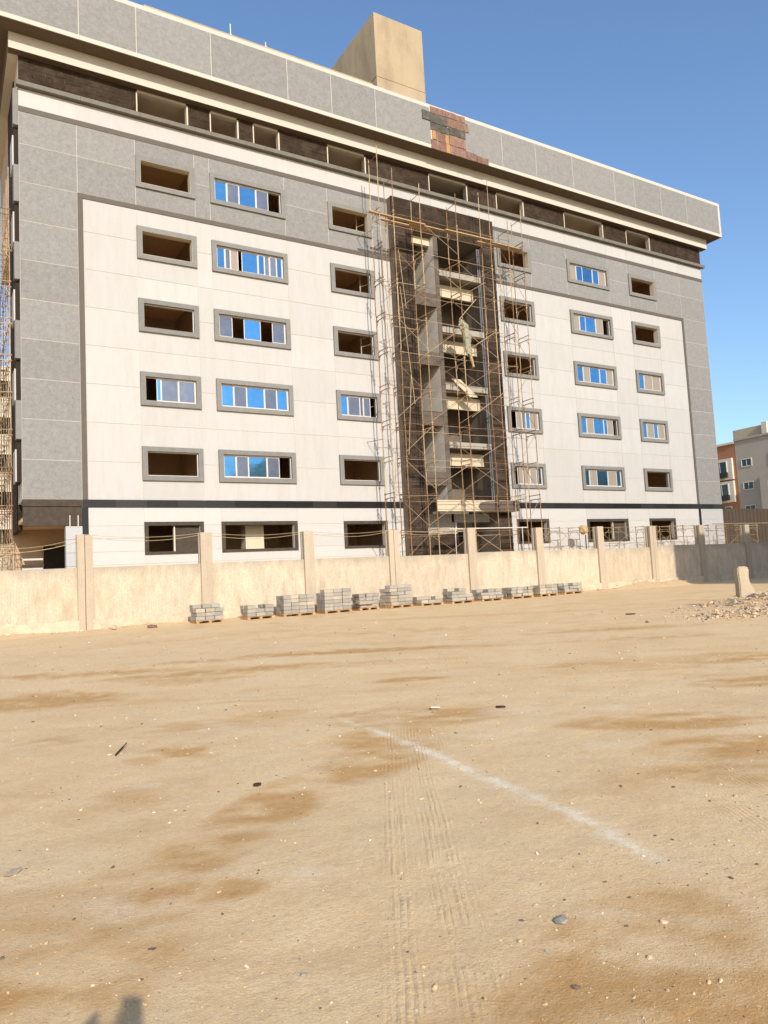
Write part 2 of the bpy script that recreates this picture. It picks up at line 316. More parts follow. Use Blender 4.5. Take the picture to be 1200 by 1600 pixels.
for cx, cy, a in [(1.55, -35.9, .22), (2.85, -36.9, .18), (0.75, -38.1, .3), (1.7, -38.3, .2), (5.0, -37.4, .35), (6.5, -38.6, .4), (4.6, -36.3, .4), (5.6, -35.6, .5), (2.6, -34.0, .3), (6.3, -36.2, .4), (2.6, -39.6, .15)]:
    chalk = np.maximum(chalk, .4*ell(cx, cy, a*1.6, a*.7, lat)*(fbm(XX, YY, .15, 55)*1.6))
un = XX*0.860-YY*0.510; sn = XX*0.510+YY*0.860
lenm = np.clip((sn+33.9)/0.5, 0, 1)*np.clip((-27.6-sn)/1.2, 0, 1)
trk = (np.exp(-((un-21.49)/0.085)**4) + np.exp(-((un-21.76+0.012*(sn+33))/0.11)**4))*lenm
lenm2 = np.clip((sn+24.0+6)/1.0, 0, 1)*np.clip((-26.8-sn)/1.0, 0, 1)
trk = np.maximum(trk, 0.8*np.exp(-((un-21.93)/0.09)**4)*lenm2)
un3 = XX*0.60-YY*0.80
trk = np.maximum(trk, 0.7*np.exp(-((un3-33.9)/0.22)**4)*np.clip((XX-3.4)/1.0, 0, 1)*np.clip((9-XX)/1, 0, 1))
me = bpy.data.meshes.new('ground'); ny, nx = XX.shape
co = np.stack([XX, YY, H], -1).reshape(-1, 3)
me.vertices.add(nx*ny); me.vertices.foreach_set('co', co.ravel())
ii = (np.arange(ny-1)[:, None]*nx + np.arange(nx-1)[None, :]).ravel()
q = np.stack([ii, ii+1, ii+nx+1, ii+nx], 1).astype(np.int32)
me.loops.add(q.size); me.loops.foreach_set('vertex_index', q.ravel())
me.polygons.add(len(q)); me.polygons.foreach_set('loop_start', np.arange(0, q.size, 4, dtype=np.int32)); me.polygons.foreach_set('loop_total', np.full(len(q), 4, dtype=np.int32))
me.polygons.foreach_set('use_smooth', np.ones(len(q), dtype=bool)); me.update(); me.validate()
for nm, arr in (('damp', stain), ('chalk', chalk), ('tread', trk)):
    at = me.attributes.new(nm, 'FLOAT', 'POINT'); at.data.foreach_set('value', arr.ravel().astype(np.float32))
gm = bpy.data.materials.new('desert_sand'); gm.use_nodes = True; me.materials.append(gm)
n, l = gm.node_tree.nodes, gm.node_tree.links; b = n['Principled BSDF']; b.inputs['Roughness'].default_value = 0.95; b.inputs['Specular IOR Level'].default_value = 0.12
geo = n.new('ShaderNodeNewGeometry')
def noise(s, d=6, r=0.6, vec=None):
    t = n.new('ShaderNodeTexNoise'); t.inputs['Scale'].default_value = s; t.inputs['Detail'].default_value = d; t.inputs['Roughness'].default_value = r
    l.new(vec or geo.outputs['Position'], t.inputs['Vector']); return t.outputs['Fac']
def mrange(x, a, bb, c, d):
    t = n.new('ShaderNodeMapRange'); l.new(x, t.inputs['Value'])
    for k, v in zip(('From Min', 'From Max', 'To Min', 'To Max'), (a, bb, c, d)): t.inputs[k].default_value = v
    return t.outputs[0]
def mixc(f, a, bb):
    t = n.new('ShaderNodeMix'); t.data_type = 'RGBA'; l.new(f, t.inputs[0])
    for k, v in ((6, a), (7, bb)):
        if isinstance(v, tuple): t.inputs[k].default_value = (*v, 1)
        else: l.new(v, t.inputs[k])
    return t.outputs[2]
def mth(op, a, bb):
    t = n.new('ShaderNodeMath'); t.operation = op
    for k, v in ((0, a), (1, bb)):
        if isinstance(v, (int, float)): t.inputs[k].default_value = v
        else: l.new(v, t.inputs[k])
    return t.outputs[0]
def attr(nm):
    t = n.new('ShaderNodeAttribute'); t.attribute_name = nm; return t.outputs['Fac']
def W(*k): return tuple(a*b for a, b in zip(k, WARM))
c = mixc(mrange(noise(0.55, 8), .38, .66, 0, 1), W(0.775, 0.592, 0.355), W(0.725, 0.52, 0.285))
c = mixc(mrange(noise(2.3, 8, .68), .5, .72, 0, .55), c, W(0.78, 0.63, 0.42))
c = mixc(mrange(noise(1.1, 9, .7), .52, .75, 0, .6), c, W(0.62, 0.42, 0.215))
c = mixc(mrange(noise(6.5, 8, .75), .55, .72, 0, .35), c, W(0.58, 0.39, 0.20))
c = mixc(mrange(noise(3.6, 9, .78), .56, .70, 0, .5), c, W(0.56, 0.37, 0.185))
c = mixc(mrange(noise(4.7, 9, .8), .57, .70, 0, .5), c, W(0.80, 0.68, 0.49))
c = mixc(mrange(noise(24, 7, .85), .50, .66, 0, .65), c, W(0.52, 0.365, 0.21))
c = mixc(mrange(noise(31, 7, .85), .54, .68, 0, .55), c, W(0.84, 0.71, 0.51))
c = mixc(mrange(noise(110, 5, .8), .42, .62, 0, .6), c, W(0.54, 0.39, 0.235))
c = mixc(mth('MULTIPLY', attr('damp'), mrange(noise(9, 8, .78), .3, .68, .55, 1.0)), c, W(0.49, 0.275, 0.10))
c = mixc(mrange(mth('MULTIPLY', attr('chalk'), mrange(noise(30, 7, .8), .3, .68, .1, 1.8)), .1, .9, 0, .75), c, W(0.82, 0.74, 0.60))
vor = n.new('ShaderNodeTexVoronoi'); vor.inputs['Scale'].default_value = 34; l.new(geo.outputs['Position'], vor.inputs['Vector'])
vs_ = n.new('ShaderNodeSeparateColor'); l.new(vor.outputs['Color'], vs_.inputs[0])
spk = mth('MULTIPLY', mrange(vor.outputs['Distance'], .12, .3, 1, 0), mrange(vs_.outputs[0], .85, .89, 0, 1))
c = mixc(mth('MULTIPLY', spk, .75), c, mixc(vs_.outputs[1], (0.22, 0.155, 0.10), (0.80, 0.66, 0.46)))
l.new(c, b.inputs['Base Color'])
dot = n.new('ShaderNodeVectorMath'); dot.operation = 'DOT_PRODUCT'; l.new(geo.outputs['Position'], dot.inputs[0]); dot.inputs[1].default_value = (0.860, -0.510, 0)
wob = mth('MULTIPLY', noise(0.9, 3), 0.055)
wv = mth('SINE', mth('MULTIPLY', mth('ADD', dot.outputs['Value'], wob), 2*math.pi/0.034), 0.0)
wv = mth('POWER', mrange(wv, -1, 1, 0, 1), 0.45)
dt2 = n.new('ShaderNodeVectorMath'); dt2.operation = 'DOT_PRODUCT'; l.new(geo.outputs['Position'], dt2.inputs[0]); dt2.inputs[1].default_value = (0.510, 0.860, 0)
cmb = n.new('ShaderNodeCombineXYZ'); l.new(mth('MULTIPLY', dot.outputs['Value'], 17.0), cmb.inputs[0]); l.new(mth('MULTIPLY', dt2.outputs['Value'], 0.9), cmb.inputs[1])
wv = mth('MULTIPLY', wv, mrange(noise(1.0, 3, .6, cmb.outputs[0]), .40, .58, 0.05, 1.15))
groove = mth('MULTIPLY', mth('MULTIPLY', wv, attr('tread')), mrange(noise(2.2, 6, .75), .42, .56, .0, 1.0))
hgt = mth('ADD', mth('MULTIPLY', noise(75, 6, .75), 0.009), mth('MULTIPLY', groove, 0.008))
hgt = mth('ADD', hgt, mth('MULTIPLY', noise(11, 6, .7), 0.013))
bpn = n.new('ShaderNodeBump'); bpn.inputs['Strength'].default_value = 0.75; bpn.inputs['Distance'].default_value = 1.0
l.new(hgt, bpn.inputs['Height']); l.new(bpn.outputs[0], b.inputs['Normal'])
tag(link('ground', me), kind='structure')
def gz(x, y):
    i = int(np.clip(np.searchsorted(xs, x), 0, nx-1)); j = int(np.clip(np.searchsorted(ys, y), 0, ny-1)); return float(H[j, i])

# ------------------------------------------------------------------ main building
BLD = thing('office_building', (33, 0, 0), 'six storey building under construction, white and grey stone panels with a dark scaffolded tower', 'building')
XL, XR = 3.6, 62.1; TX0, TX1 = 26.98, 36.1; TF = -0.55
COLX = {1: (9.70, 13.20), 2: (14.14, 19.12), 3: (22.24, 25.59), 4: (36.81, 40.26), 5: (44.23, 49.15), 6: (51.65, 55.22)}
ROWZ = {1: (7.56, 9.50), 2: (11.87, 13.82), 3: (16.18, 18.13), 4: (20.50, 22.45), 5: (24.82, 26.75)}
GW = {1: (9.74, 13.12, 3.37, 5.21), 2: (14.19, 19.08, 3.38, 5.20), 3: (22.36, 25.66, 3.39, 5.17), 4: (37.01, 40.28, 3.35, 5.21), 5: (44.43, 49.22, 3.32, 5.17), 6: (51.92, 55.28, 3.32, 5.18)}
TOPO = [(9.92, 12.84), (14.36, 16.06), (17.18, 18.85), (22.48, 25.32), (30.79, 34.2), (37.17, 39.85), (44.4, 48.87), (51.91, 54.87)]
# structural wall sheet with openings
holes = []
for r_, (z0, z1) in ROWZ.items():
    for c_, (x0, x1) in COLX.items(): holes.append((x0+.28, x1-.28, z0+.27, z1-.27))
for x0, x1, z0, z1 in GW.values(): holes.append((x0+.22, x1-.22, z0+.16, z1-.2))
for x0, x1 in TOPO: holes.append((x0, x1, 29.3, 30.72))
holes += [(TX0+.1, TX1-.1, 0, 27.9), (XL, 6.5, 0, 6.40)]
def holed_wall(mb, X0, X1, Z0, Z1, y0, y1, hs):
    gx = sorted({X0, X1, *[h[0] for h in hs], *[h[1] for h in hs]}); gz_ = sorted({Z0, Z1, *[h[2] for h in hs], *[h[3] for h in hs]})
    def solid(i, j):
        if i < 0 or j < 0 or i >= len(gx)-1 or j >= len(gz_)-1: return False
        cx, cz = (gx[i]+gx[i+1])/2, (gz_[j]+gz_[j+1])/2
        return not any(h[0] < cx < h[1] and h[2] < cz < h[3] for h in hs)
    for i in range(len(gx)-1):
        for j in range(len(gz_)-1):
            if not solid(i, j): continue
            a, b_, c_, d = gx[i], gx[i+1], gz_[j], gz_[j+1]
            mb.add([(a, y0, c_), (b_, y0, c_), (b_, y0, d), (a, y0, d)], [(0, 1, 2, 3)])
            mb.add([(a, y1, c_), (b_, y1, c_), (b_, y1, d), (a, y1, d)], [(3, 2, 1, 0)])
            if not solid(i-1, j): mb.add([(a, y0, c_), (a, y1, c_), (a, y1, d), (a, y0, d)], [(3, 2, 1, 0)])
            if not solid(i+1, j): mb.add([(b_, y0, c_), (b_, y1, c_), (b_, y1, d), (b_, y0, d)], [(0, 1, 2, 3)])
            if not solid(i, j-1): mb.add([(a, y0, c_), (b_, y0, c_), (b_, y1, c_), (a, y1, c_)], [(3, 2, 1, 0)])
            if not solid(i, j+1): mb.add([(a, y0, d), (b_, y0, d), (b_, y1, d), (a, y1, d)], [(0, 1, 2, 3)])
w = MB(); holed_wall(w, XL+.03, XR-.03, 0, 31.0, .019, .34, holes); w.build('wall', WALL, BLD)
# floors, partitions and rear wall of the shell
DEP = 6.3
for k, z in enumerate([6.75+4.315*i for i in range(6)]):
    f = MB(); x1 = XR-.05
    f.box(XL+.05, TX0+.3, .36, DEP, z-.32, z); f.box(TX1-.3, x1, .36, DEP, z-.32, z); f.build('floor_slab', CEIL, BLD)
rw = MB(); rw.box(6.6, 62.0, DEP, DEP+.2, 0, 31.0); rw.build('rear_wall', INTER, BLD)
for x in (6.6, 13.65, 20.6, 26.75, 36.2, 42.3, 50.3, 57.6, 61.85):
    pt = MB(); pt.box(x, x+.15, .36, DEP-.01, 0 if x > 6.5 else 6.5, 30.98); pt.build('partition_wall', INTER, BLD)
for k in (2, 3, 4): # loose rooms seen through open windows: door openings in the rear wall
    pass
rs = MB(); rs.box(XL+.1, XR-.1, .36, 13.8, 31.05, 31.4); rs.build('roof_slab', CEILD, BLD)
# cladding panels
XB = [c for p in COLX.values() for c in p]
JG = 0.018
def panels(name, m, xb, zb, cuts, y0=0.0, th=0.03):
    for i in range(len(xb)-1):
        for j in range(len(zb)-1):
            segs = [(zb[j], zb[j+1])]; cx = (xb[i]+xb[i+1])/2
            for (a, b_, c_, d) in cuts:
                if a-1e-3 < cx < b_+1e-3:
                    ns = []
                    for s0, s1 in segs:
                        if d <= s0 or c_ >= s1: ns.append((s0, s1)); continue
                        if c_ > s0: ns.append((s0, c_+JG))
                        if d < s1: ns.append((d-JG, s1))
                    segs = ns
            for s0, s1 in segs:
                if s1-s0 > .08: box(name, xb[i]+JG, xb[i+1]-JG, y0, y0+th, s0+JG, s1-JG, m, BLD)
cuts = [(x0, x1, z0, z1) for (x0, x1) in COLX.values() for (z0, z1) in ROWZ.values()]
zj = [8.55+2.1635*k for k in range(7)]
zw = [6.44] + zj + [23.43]
left_b = [XB[0], XB[1], XB[2], XB[3], XB[4], XB[5]]; right_b = [XB[6], XB[7], XB[8], XB[9], XB[10], XB[11]]
panels('white_panel', W_PANEL, [6.80]+left_b+[TX0+.05], zw, cuts)
panels('white_panel', W_PANEL, [TX1-.05]+right_b+[58.55], zw, cuts)
zgrey = [23.71, 25.85, 27.69]
panels('grey_panel', G_PANEL, [XL, 6.53]+left_b+[TX0+.05], zgrey, cuts, -.012)
panels('grey_panel', G_PANEL, [TX1-.05]+right_b+[58.68, XR], zgrey, cuts, -.012)
panels('grey_panel', G_PANEL, [XL, 6.52], [6.46]+zj+[23.71], [], -.012)
panels('grey_panel', G_PANEL, [58.83, XR], [6.44]+zj+[23.71], [], -.012)
gj = MB(); wh = [(x0+.1, x1-.1, z0+.1, z1-.1) for (x0, x1) in COLX.values() for (z0, z1) in (ROWZ[5],)]
for a, b_, c_, d in ((XL+.004, TX0+.03, 23.72, 27.68), (TX1-.03, XR-.004, 23.72, 27.68), (XL+.004, 6.52, 6.46, 23.719), (58.83, XR-.004, 6.45, 23.719)):
    holed_wall(gj, a, b_, c_, d, -.007, .0185, [h for h in wh if h[0] > a and h[1] < b_ and c_ < h[2] < d])
o = gj.build('joint_grout', GROUT, BLD); o['kind'] = 'stuff'
panels('white_band_panel', W_PANEL, [XL, 6.53]+left_b+[TX0, 30.8, TX1]+right_b+[58.68, XR], [27.99, 29.02], [])
tz = [0.02, .74, 1.45, 2.16, 2.87, 3.58, 4.29, 5.0, 6.03]
gcuts = [(a, b_, c_, d) for a, b_, c_, d in GW.values()]
gxb = lambda ks: [v for k in ks for v in GW[k][:2]]
panels('ground_floor_tile', W_TILE, [6.80]+gxb((1, 2, 3))+[TX0+.05], tz[2:], gcuts)
panels('ground_floor_tile', W_TILE, [TX1-.05]+gxb((4, 5, 6))+[58.62], tz[2:], gcuts)
panels('blue_grey_tile', B_TILE, [58.92, XR+.02], tz, [])
# trim strips and belt
def strip(name, x0, x1, z0, z1, y0, m): return box(name, x0, x1, y0, .03, z0, z1, m, BLD)
strip('trim_strip', 6.53, TX0+.04, 23.44, 23.71, -.03, STRIP); strip('trim_strip', TX1-.04, 58.83, 23.44, 23.71, -.03, STRIP)
strip('trim_strip', XL, TX0+.04, 27.69, 27.99, -.03, STRIP); strip('trim_strip', TX1-.04, XR, 27.69, 27.99, -.03, STRIP)
strip('trim_strip', 6.53, 6.80, 6.45, 23.435, -.03, STRIP); strip('trim_strip', 58.55, 58.82, 6.45, 23.435, -.03, STRIP)
strip('trim_strip', 6.50, 6.80, .1, 6.02, -.03, BELT); strip('trim_strip', 58.63, 58.91, .1, 6.02, -.03, BELT)
def run(name, x0, x1, step, *a):
    k = max(1, round((x1-x0)/step)); d = (x1-x0)/k
    for i in range(k): strip(name, x0+i*d+.004, x0+(i+1)*d-.004, *a)
run('belt_tile', 6.5, TX0+.04, 1.7, 6.03, 6.44, -.05, BELT); run('belt_tile', TX1-.04, 62.45, 1.7, 6.03, 6.44, -.05, BELT)
# ledge and dark stone top floor
k = 18
for i in range(k):
    d = (XR+.25-(XL-.13))/k; x = XL-.13+i*d
    box('ledge_stone', x+.006, x+d-.006, -.30, .0, 29.04, 29.30, LEDGE, BLD)
lb = MB(); lb.box(XL, XR, 0.002, .3, 29.03, 29.29); lb.build('ledge_bed', LEDGE, BLD)
st = MB(); xa = XL
for (a, b_) in TOPO+[(XR, XR)]:
    z = 29.3; rr = 0
    while z < 30.8:
        h = .24; x = xa+.0; first = True
        while x < a-.02:
            wd = (.45 if (first and rr % 2) else random.uniform(.75, 1.0)); first = False; x2 = min(a, x+wd)
            if a-x2 < .2: x2 = a
            st.box(x+.004, x2-.004, .0-random.uniform(0, .03), .019, z+.004, z+h-.004); x = x2
        z += h; rr += 1
    xa = b_
o = st.build('stone_cladding', STONE2, BLD); o['kind'] = 'stuff'
for (a, b_) in TOPO:       # plastered reveals of the top floor openings
    box('opening_reveal', a-.07, a, -.035, .33, 29.31, 30.7, CREAM, BLD); box('opening_reveal', b_, b_+.09, -.035, .33, 29.31, 30.7, CREAM, BLD)
# fascia, cornice
fa = MB(); fa.box(XL-.5, XR+.5, -.5, 14.0, 30.87, 31.79); fa.build('fascia', WALL, BLD)
pb = [2.1, 6.5, 9.6, 14.0, 19.0, 22.15, 25.55, 36.75, 40.2, 44.2, 49.1, 51.6, 55.1, 58.6, 63.6]
co_ = MB(); co_.box(XL-1.5, XR+1.5, -1.5, 14.6, 31.8, 35.1); co_.build('cornice', WALL, BLD)
sf = MB(); sf.box(XL-1.44, XR+1.44, -1.44, -.502, 31.785, 31.799); sf.box(XL-1.44, XL-.502, -.5, 14, 31.785, 31.799); sf.box(XR+.502, XR+1.44, -.5, 14, 31.785, 31.799); sf.box(XL-.49, XR+.49, -.49, -.0, 30.856, 30.869); sf.box(XL-.516, XL-.501, -.5, 14, 30.87, 31.78); sf.build('soffit_and_fascia_shade', SOFF_SHADE, BLD)  # brown soffit paint, darkened to hold shade; the left fascia sheet is shade only
pp = [2.3, 6.5, 9.6, 14.0, 19.0, 22.15, 25.55, 30.12]
for a, b_ in list(zip(pp[:-1], pp[1:]))+[(33.2, 36.75)]+list(zip(pb[7:-1], pb[8:-1]+[63.33])):
    box('parapet_panel', a+.02, b_-.02, -1.507, -1.5, 32.07, 34.83, G_PANEL, BLD)
box('parapet_side_panel', XR+1.5, XR+1.53, -1.2, 14.2, 32.07, 34.83, G_PANEL, BLD); box('parapet_side_panel', XL-1.53, XL-1.5, -1.2, 14.2, 32.07, 34.83, G_PANEL, BLD)
# broken patch of older stone on the cornice
for x0, x1, z0, z1, m in [(30.15, 31.5, 34.5, 35.0, REDST), (31.52, 33.25, 34.52, 34.98, REDST), (29.4, 30.1, 33.8, 34.5, DKST), (30.12, 31.6, 33.75, 34.48, DKST), (31.62, 33.55, 33.84, 34.5, REDST),
                          (30.1, 31.7, 33.18, 33.73, DKST), (31.72, 33.2, 33.22, 33.82, DKST), (30.22, 30.5, 32.48, 33.16, ORST), (30.52, 31.35, 32.46, 33.16, REDST), (31.37, 31.68, 32.46, 33.16, ORST), (31.7, 33.2, 32.44, 33.2, REDST),
                          (30.08, 31.35, 31.76, 32.44, REDST), (31.37, 31.72, 31.76, 32.44, ORST), (31.74, 33.15, 31.76, 32.42, REDST), (33.17, 34.2, 31.75, 32.36, REDST), (34.22, 35.3, 31.74, 32.26, REDST)]:
    jb = MB(); nx_ = max(2, int((x1-x0)/.22)); jj = lambda: random.uniform(-.03, .03)
    poly = [(x0+(x1-x0)*q_/nx_, z0+.01+jj()*(.9 if q_ not in (0, nx_) else .4)) for q_ in range(nx_+1)]+[(x1-.006+jj()*.5, (z0+z1)/2)]+[(x1-(x1-x0)*q_/nx_, z1-.01+jj()*(.9 if q_ not in (0, nx_) else .4)) for q_ in range(nx_+1)]+[(x0+.006+jj()*.5, (z0+z1)/2)]
    jb.prism(poly, -1.53-random.uniform(.01, .06), -1.46); jb.build('cornice_stone', m, BLD)
# roof upstand and stair core
up = MB(); up.box(10.25, 25.85, -.8, -.55, 34.9, 35.78); up.build('roof_upstand', CONC, BLD)
cr = MB(); cr.box(27.05, 31.3, .5, 9.0, 34.9, 42.5); cr.box(27.02, 31.33, .47, 9.03, 37.55, 37.62)
cr.build('stair_core', CONC, BLD)
for x, z1 in ((15.6, 36.55), (17.95, 36.15)):
    a_ = MB(); a_.tube((x, -.7, 35.78), (x, -.7, z1), .035, 6); a_.tube((x, -.7, 35.78), (x, -.7, 35.84), .09, 8)
    tag(a_.build('lightning_rod', ALU), 'tall thin metal rod on the roof edge' if z1 > 36.3 else 'short thin metal rod on the roof edge, nearer the stair core', 'rod', 'metal rods on the roof')
# window surrounds and windows
PAT = {(2, 1): [('d', .2), ('b', .09), ('s', .34), ('s', .33)],
       (5, 2): [('b', .18), ('s', .18), ('b', .26), ('s', .19), ('d', .18)], (4, 2): [('b', .12), ('s', .08), ('t', .12), ('d', .05), ('b', .25), ('b', .1), ('s', .08), ('s', .11), ('b', .09)],
       (3, 2): [('s', .2), ('d', .17), ('b', .26), ('d', .18), ('s', .2)], (2, 2): [('b', .18), ('s', .19), ('b', .27), ('s', .19), ('b', .17)], (1, 2): [('b', .18), ('s', .18), ('b', .28), ('s', .19), ('d', .17)],
       (2, 3): [('b', .2), ('s', .34), ('s', .1), ('s', .2), ('d', .16)], (2, 4): [('d', .2), ('t', .22), ('s', .14), ('b', .15), ('t', .3)], (1, 4): [('d', .12), ('t', .2), ('t', .25), ('t', .25), ('b', .18)],
       (5, 5): [('t', .19), ('b', .17), ('b', .28), ('b', .17), ('t', .19)], (4, 5): [('t', .18), ('b', .16), ('b', .28), ('t', .2), ('d', .17)], (3, 5): [('b', .18), ('t', .18), ('b', .27), ('b', .19), ('t', .18)],
       (2, 5): [('b', .17), ('t', .19), ('b', .28), ('b', .1), ('t', .17), ('d', .1)], (1, 5): [('b', .14), ('t', .2), ('b', .3), ('t', .24), ('b', .12)],
       (3, 6): [('b', .27), ('t', .37), ('t', .36)], (2, 6): [('b', .22), ('t', .31), ('b', .18), ('t', .29)]}
FRAMED = {(3, 1), (1, 1), (1, 3), (3, 3), (4, 3), (1, 6), (4, 4), (3, 4)}
for (r_, (z0, z1)) in ROWZ.items():
    for (c_, (x0, x1)) in COLX.items():
        s = MB(); t = .29; y0 = -.13; y1 = .02
        e = .0
        s.prism([(x0, z1), (x0+t, z1-t+.02), (x1-t, z1-t+.02), (x1, z1)][::-1], y0, y1); s.prism([(x0, z0), (x1, z0), (x1-t, z0+t-.02), (x0+t, z0+t-.02)], y0, y1)
        s.prism([(x0, z0), (x0+t, z0+t-.02), (x0+t, z1-t+.02), (x0, z1)], y0, y1); s.prism([(x1, z0), (x1, z1), (x1-t, z1-t+.02), (x1-t, z0+t-.02)], y0, y1)
        s.build('window_surround', SURR, BLD)
        a, b_, c, d = x0+.28, x1-.28, z0+.27, z1-.27
        if (r_, c_) in PAT or (r_, c_) in FRAMED:
            fr = MB(); ft = .055; ya, yb = .04, .11
            fr.box(a, b_, ya, yb, c, c+ft); fr.box(a, b_, ya, yb, d-ft, d); fr.box(a, a+ft, ya+.001, yb-.001, c, d); fr.box(b_-ft, b_, ya+.001, yb-.001, c, d)
            x = a+ft; W = b_-a-2*ft; kids = []
            pat = PAT.get((r_, c_), []); tot = sum(p[1] for p in pat) or 1
            for i, (kind, f) in enumerate(pat):
                x2 = x+W*f/tot
                if kind != 'd':
                    yo = .055 if i % 2 else .085
                    fr.box(x, x+.045, yo-.02, yo+.02, c+ft, d-ft); fr.box(x2-.045, x2, yo-.019, yo+.021, c+ft, d-ft)
                    fr.box(x, x2, yo-.018, yo+.018, c+ft, c+ft+.05); fr.box(x, x2, yo-.018, yo+.018, d-ft-.05, d-ft)
                    kids.append((kind, x+.045, x2-.045, yo))
                x = x2
            fo = fr.build('window', ALU, BLD)
            for kind, p, q_, yo in kids:
                pn = box({'b': 'pane', 's': 'insect_screen', 't': 'blind'}[kind], p, q_, yo-.006, yo+.006, c+ft+.05, d-ft-.05, {'b': BLUE, 's': SCREEN, 't': CURT}[kind], fo)
                pn.rotation_euler = (random.uniform(-.004, .004), 0, random.uniform(-.006, .006))
        else:
            rv = MB(); rv.box(b_-.02, b_+.03, -.12, .345, c, d); rv.box(a-.03, a+.02, -.12, .345, c, d); rv.box(a, b_, -.12, .345, d-.015, d+.02); rv.box(a, b_, -.12, .345, c-.02, c+.02)
            rv.build('opening_reveal', CREAM, BLD)
for k, (x0, x1, z0, z1) in GW.items():         # unfinished ground floor openings in dark rough frames
    s = MB(); t = .21
    s.prism([(x0, z1), (x1, z1), (x1-t, z1-t), (x0+t, z1-t)], -.06, .33); s.prism([(x0, z0), (x1, z0), (x1-t, z0+t*.75), (x0+t, z0+t*.75)], -.06, .33)
    s.prism([(x0, z0), (x0+t, z0+t*.75), (x0+t, z1-t), (x0, z1)], -.06, .33); s.prism([(x1, z0), (x1, z1), (x1-t, z1-t), (x1-t, z0+t*.75)], -.06, .33)
    s.build('rough_opening_frame', ROUGHFR, BLD)
    if k in (1, 5):
        box('shutter', (x0+x1)/2+(.05 if k == 1 else .75), x1-.2, .2, .26, z0+.17, z1-.26, ROUGHFR, BLD); box('mullion', (x0+x1)/2-.03+(0 if k == 1 else .68), (x0+x1)/2+.05+(0 if k == 1 else .68), .12, .3, z0+.15, z1-.2, CREAM, BLD)
    if k == 2: box('interior_column', 16.1, 17.3, 1.2, 2.0, 0, 6.4, CREAM, BLD)
for r_, x in ((5, 24.95), (4, 25.0), (3, 24.85), (2, 24.9)):      # steel props standing inside the openings beside the tower
    e = MB(); zf = 6.75+4.315*(r_-1); e.tube((x, .9, zf), (x, .9, zf+3.9), .045, 6); e.tube((x, .9, zf+1.9), (x+1.3, -.4, zf+2.2), .025, 6); e.build('prop_pole', PALE, BLD)
# ---- dark stone tower
random.seed(11)
z = 2.2; rr = 0
while z < 25.7:
    h = .245; off = .45 if rr % 2 else 1.05
    for a, b_ in ((TX0, TX0+off), (TX0+off, 28.58)):
        box('stone_tile', a+.010, b_-.010, TF-random.choice((0, .008, .016, .03)), TF+.09, z+.010, min(25.75, z+h)-.010, STONE, BLD)
    box('stone_tile', 34.85+.010, TX1-.002, TF-random.choice((0, .008, .016, .03)), TF+.09, z+.010, min(25.75, z+h)-.010, STONE, BLD)
    z += h; rr += 1
lt = MB(); z = 25.75; rr = 0
while z < 28.0:
    x = TX0; h = .25; first = True
    while x < TX1-.01:
        wd = .5 if (first and rr % 2) else 1.0; first = False; x2 = min(TX1, x+wd)
        if TX1-x2 < .15: x2 = TX1
        lt.box(x+.004, x2-.004, TF-random.uniform(0, .02), TF+.09, z+.004, z+h-.004); x = x2
    z += h; rr += 1
o = lt.build('lintel_cladding', STONE2, BLD); o['kind'] = 'stuff'
tw = MB(); tw.box(TX0+.006, 28.575, TF+.013, .018, 0, 25.745); tw.box(34.855, TX1-.006, TF+.013, .018, 0, 25.745); tw.box(TX0+.002, TX1-.002, TF+.091, .018, 25.751, 27.985)
tw.box(TX0+.12, 28.57, .02, 2.6, 0, 25.75); tw.box(34.87, TX1-.12, .02, 2.6, 0, 25.75)
tw.build('tower_pilaster', DUSTJ, BLD)
bk = MB(); bk.box(28.5, 34.9, 3.0, 3.2, 0, 25.75); bk.box(28.5, 34.9, .02, 3.0, 25.76, 25.9); bk.build('stair_rear_wall', BAYIN, BLD)
pier = MB(); pier.box(30.45, 30.78, TF+.02, 3.0, 6.46, 25.74); pier.build('stair_wall', PLAST, BLD)
pf = MB(); pf.box(30.44, 30.79, TF, TF+.019, 6.46, 25.74); pf.build('stair_wall_edge', CEMENTP, BLD)
for i in range(4):
    z = 7.57+4.29*i
    box('landing_beam', 28.59, 30.43, TF+.01, TF+.25, z, z+.95, CEMENTP, BLD); box('landing_slab', 28.59, 30.44, TF+.26, 2.99, z+.5, z+.72, CEMENT, BLD)
    z = 10.28+4.2*i
    box('slab_lip', 30.80, 34.6, TF-.02, TF+.35, z, z+.42, CEMENT, BLD); box('landing_slab', 30.80, 34.84, TF+.36, 2.99, z+.1, z+.35, CEMENT, BLD)
    box('cream_beam', 30.80, 34.62, .42, .66, z-1.12, z-.22, CREAMB, BLD)
box('cream_beam', 28.6, 30.4, -.1, .2, 25.15, 25.7, CREAMB, BLD)
for x in (34.55, 34.72):
    pi = MB(); pi.tube((x, -.35, 6.6), (x, -.35, 25.6), .06, 8); pi.build('drain_pipe', PIPE, BLD)
box('side_return', 34.66, 34.84, -.25, 2.9, 6.6, 25.7, BAYIN, BLD)
cn = MB(); cn.box(28.87, 36.2, -1.35, TF-.04, 5.68, 6.45); cn.build('canopy', CREAMB, BLD)
cs = MB(); cs.box(28.85, 28.868, -1.34, TF-.04, 5.69, 6.44); cs.build('canopy_side_cladding', STONE2, BLD)
cb = MB(); cb.prism([(32.4, 6.0), (32.62, 5.72), (33.0, 5.69), (36.22, 5.69), (36.22, 6.44), (33.2, 6.40), (32.62, 6.28)], -1.375, -1.352); cb.build('canopy_rough_patch', CEMENTP, BLD)
en = MB(); en.box(28.7, 31.6, .5, .7, 2, 5.66); en.box(31.4, 35.3, .5, .7, 5.05, 5.66); en.build('entrance_wall', CEMENT, BLD)
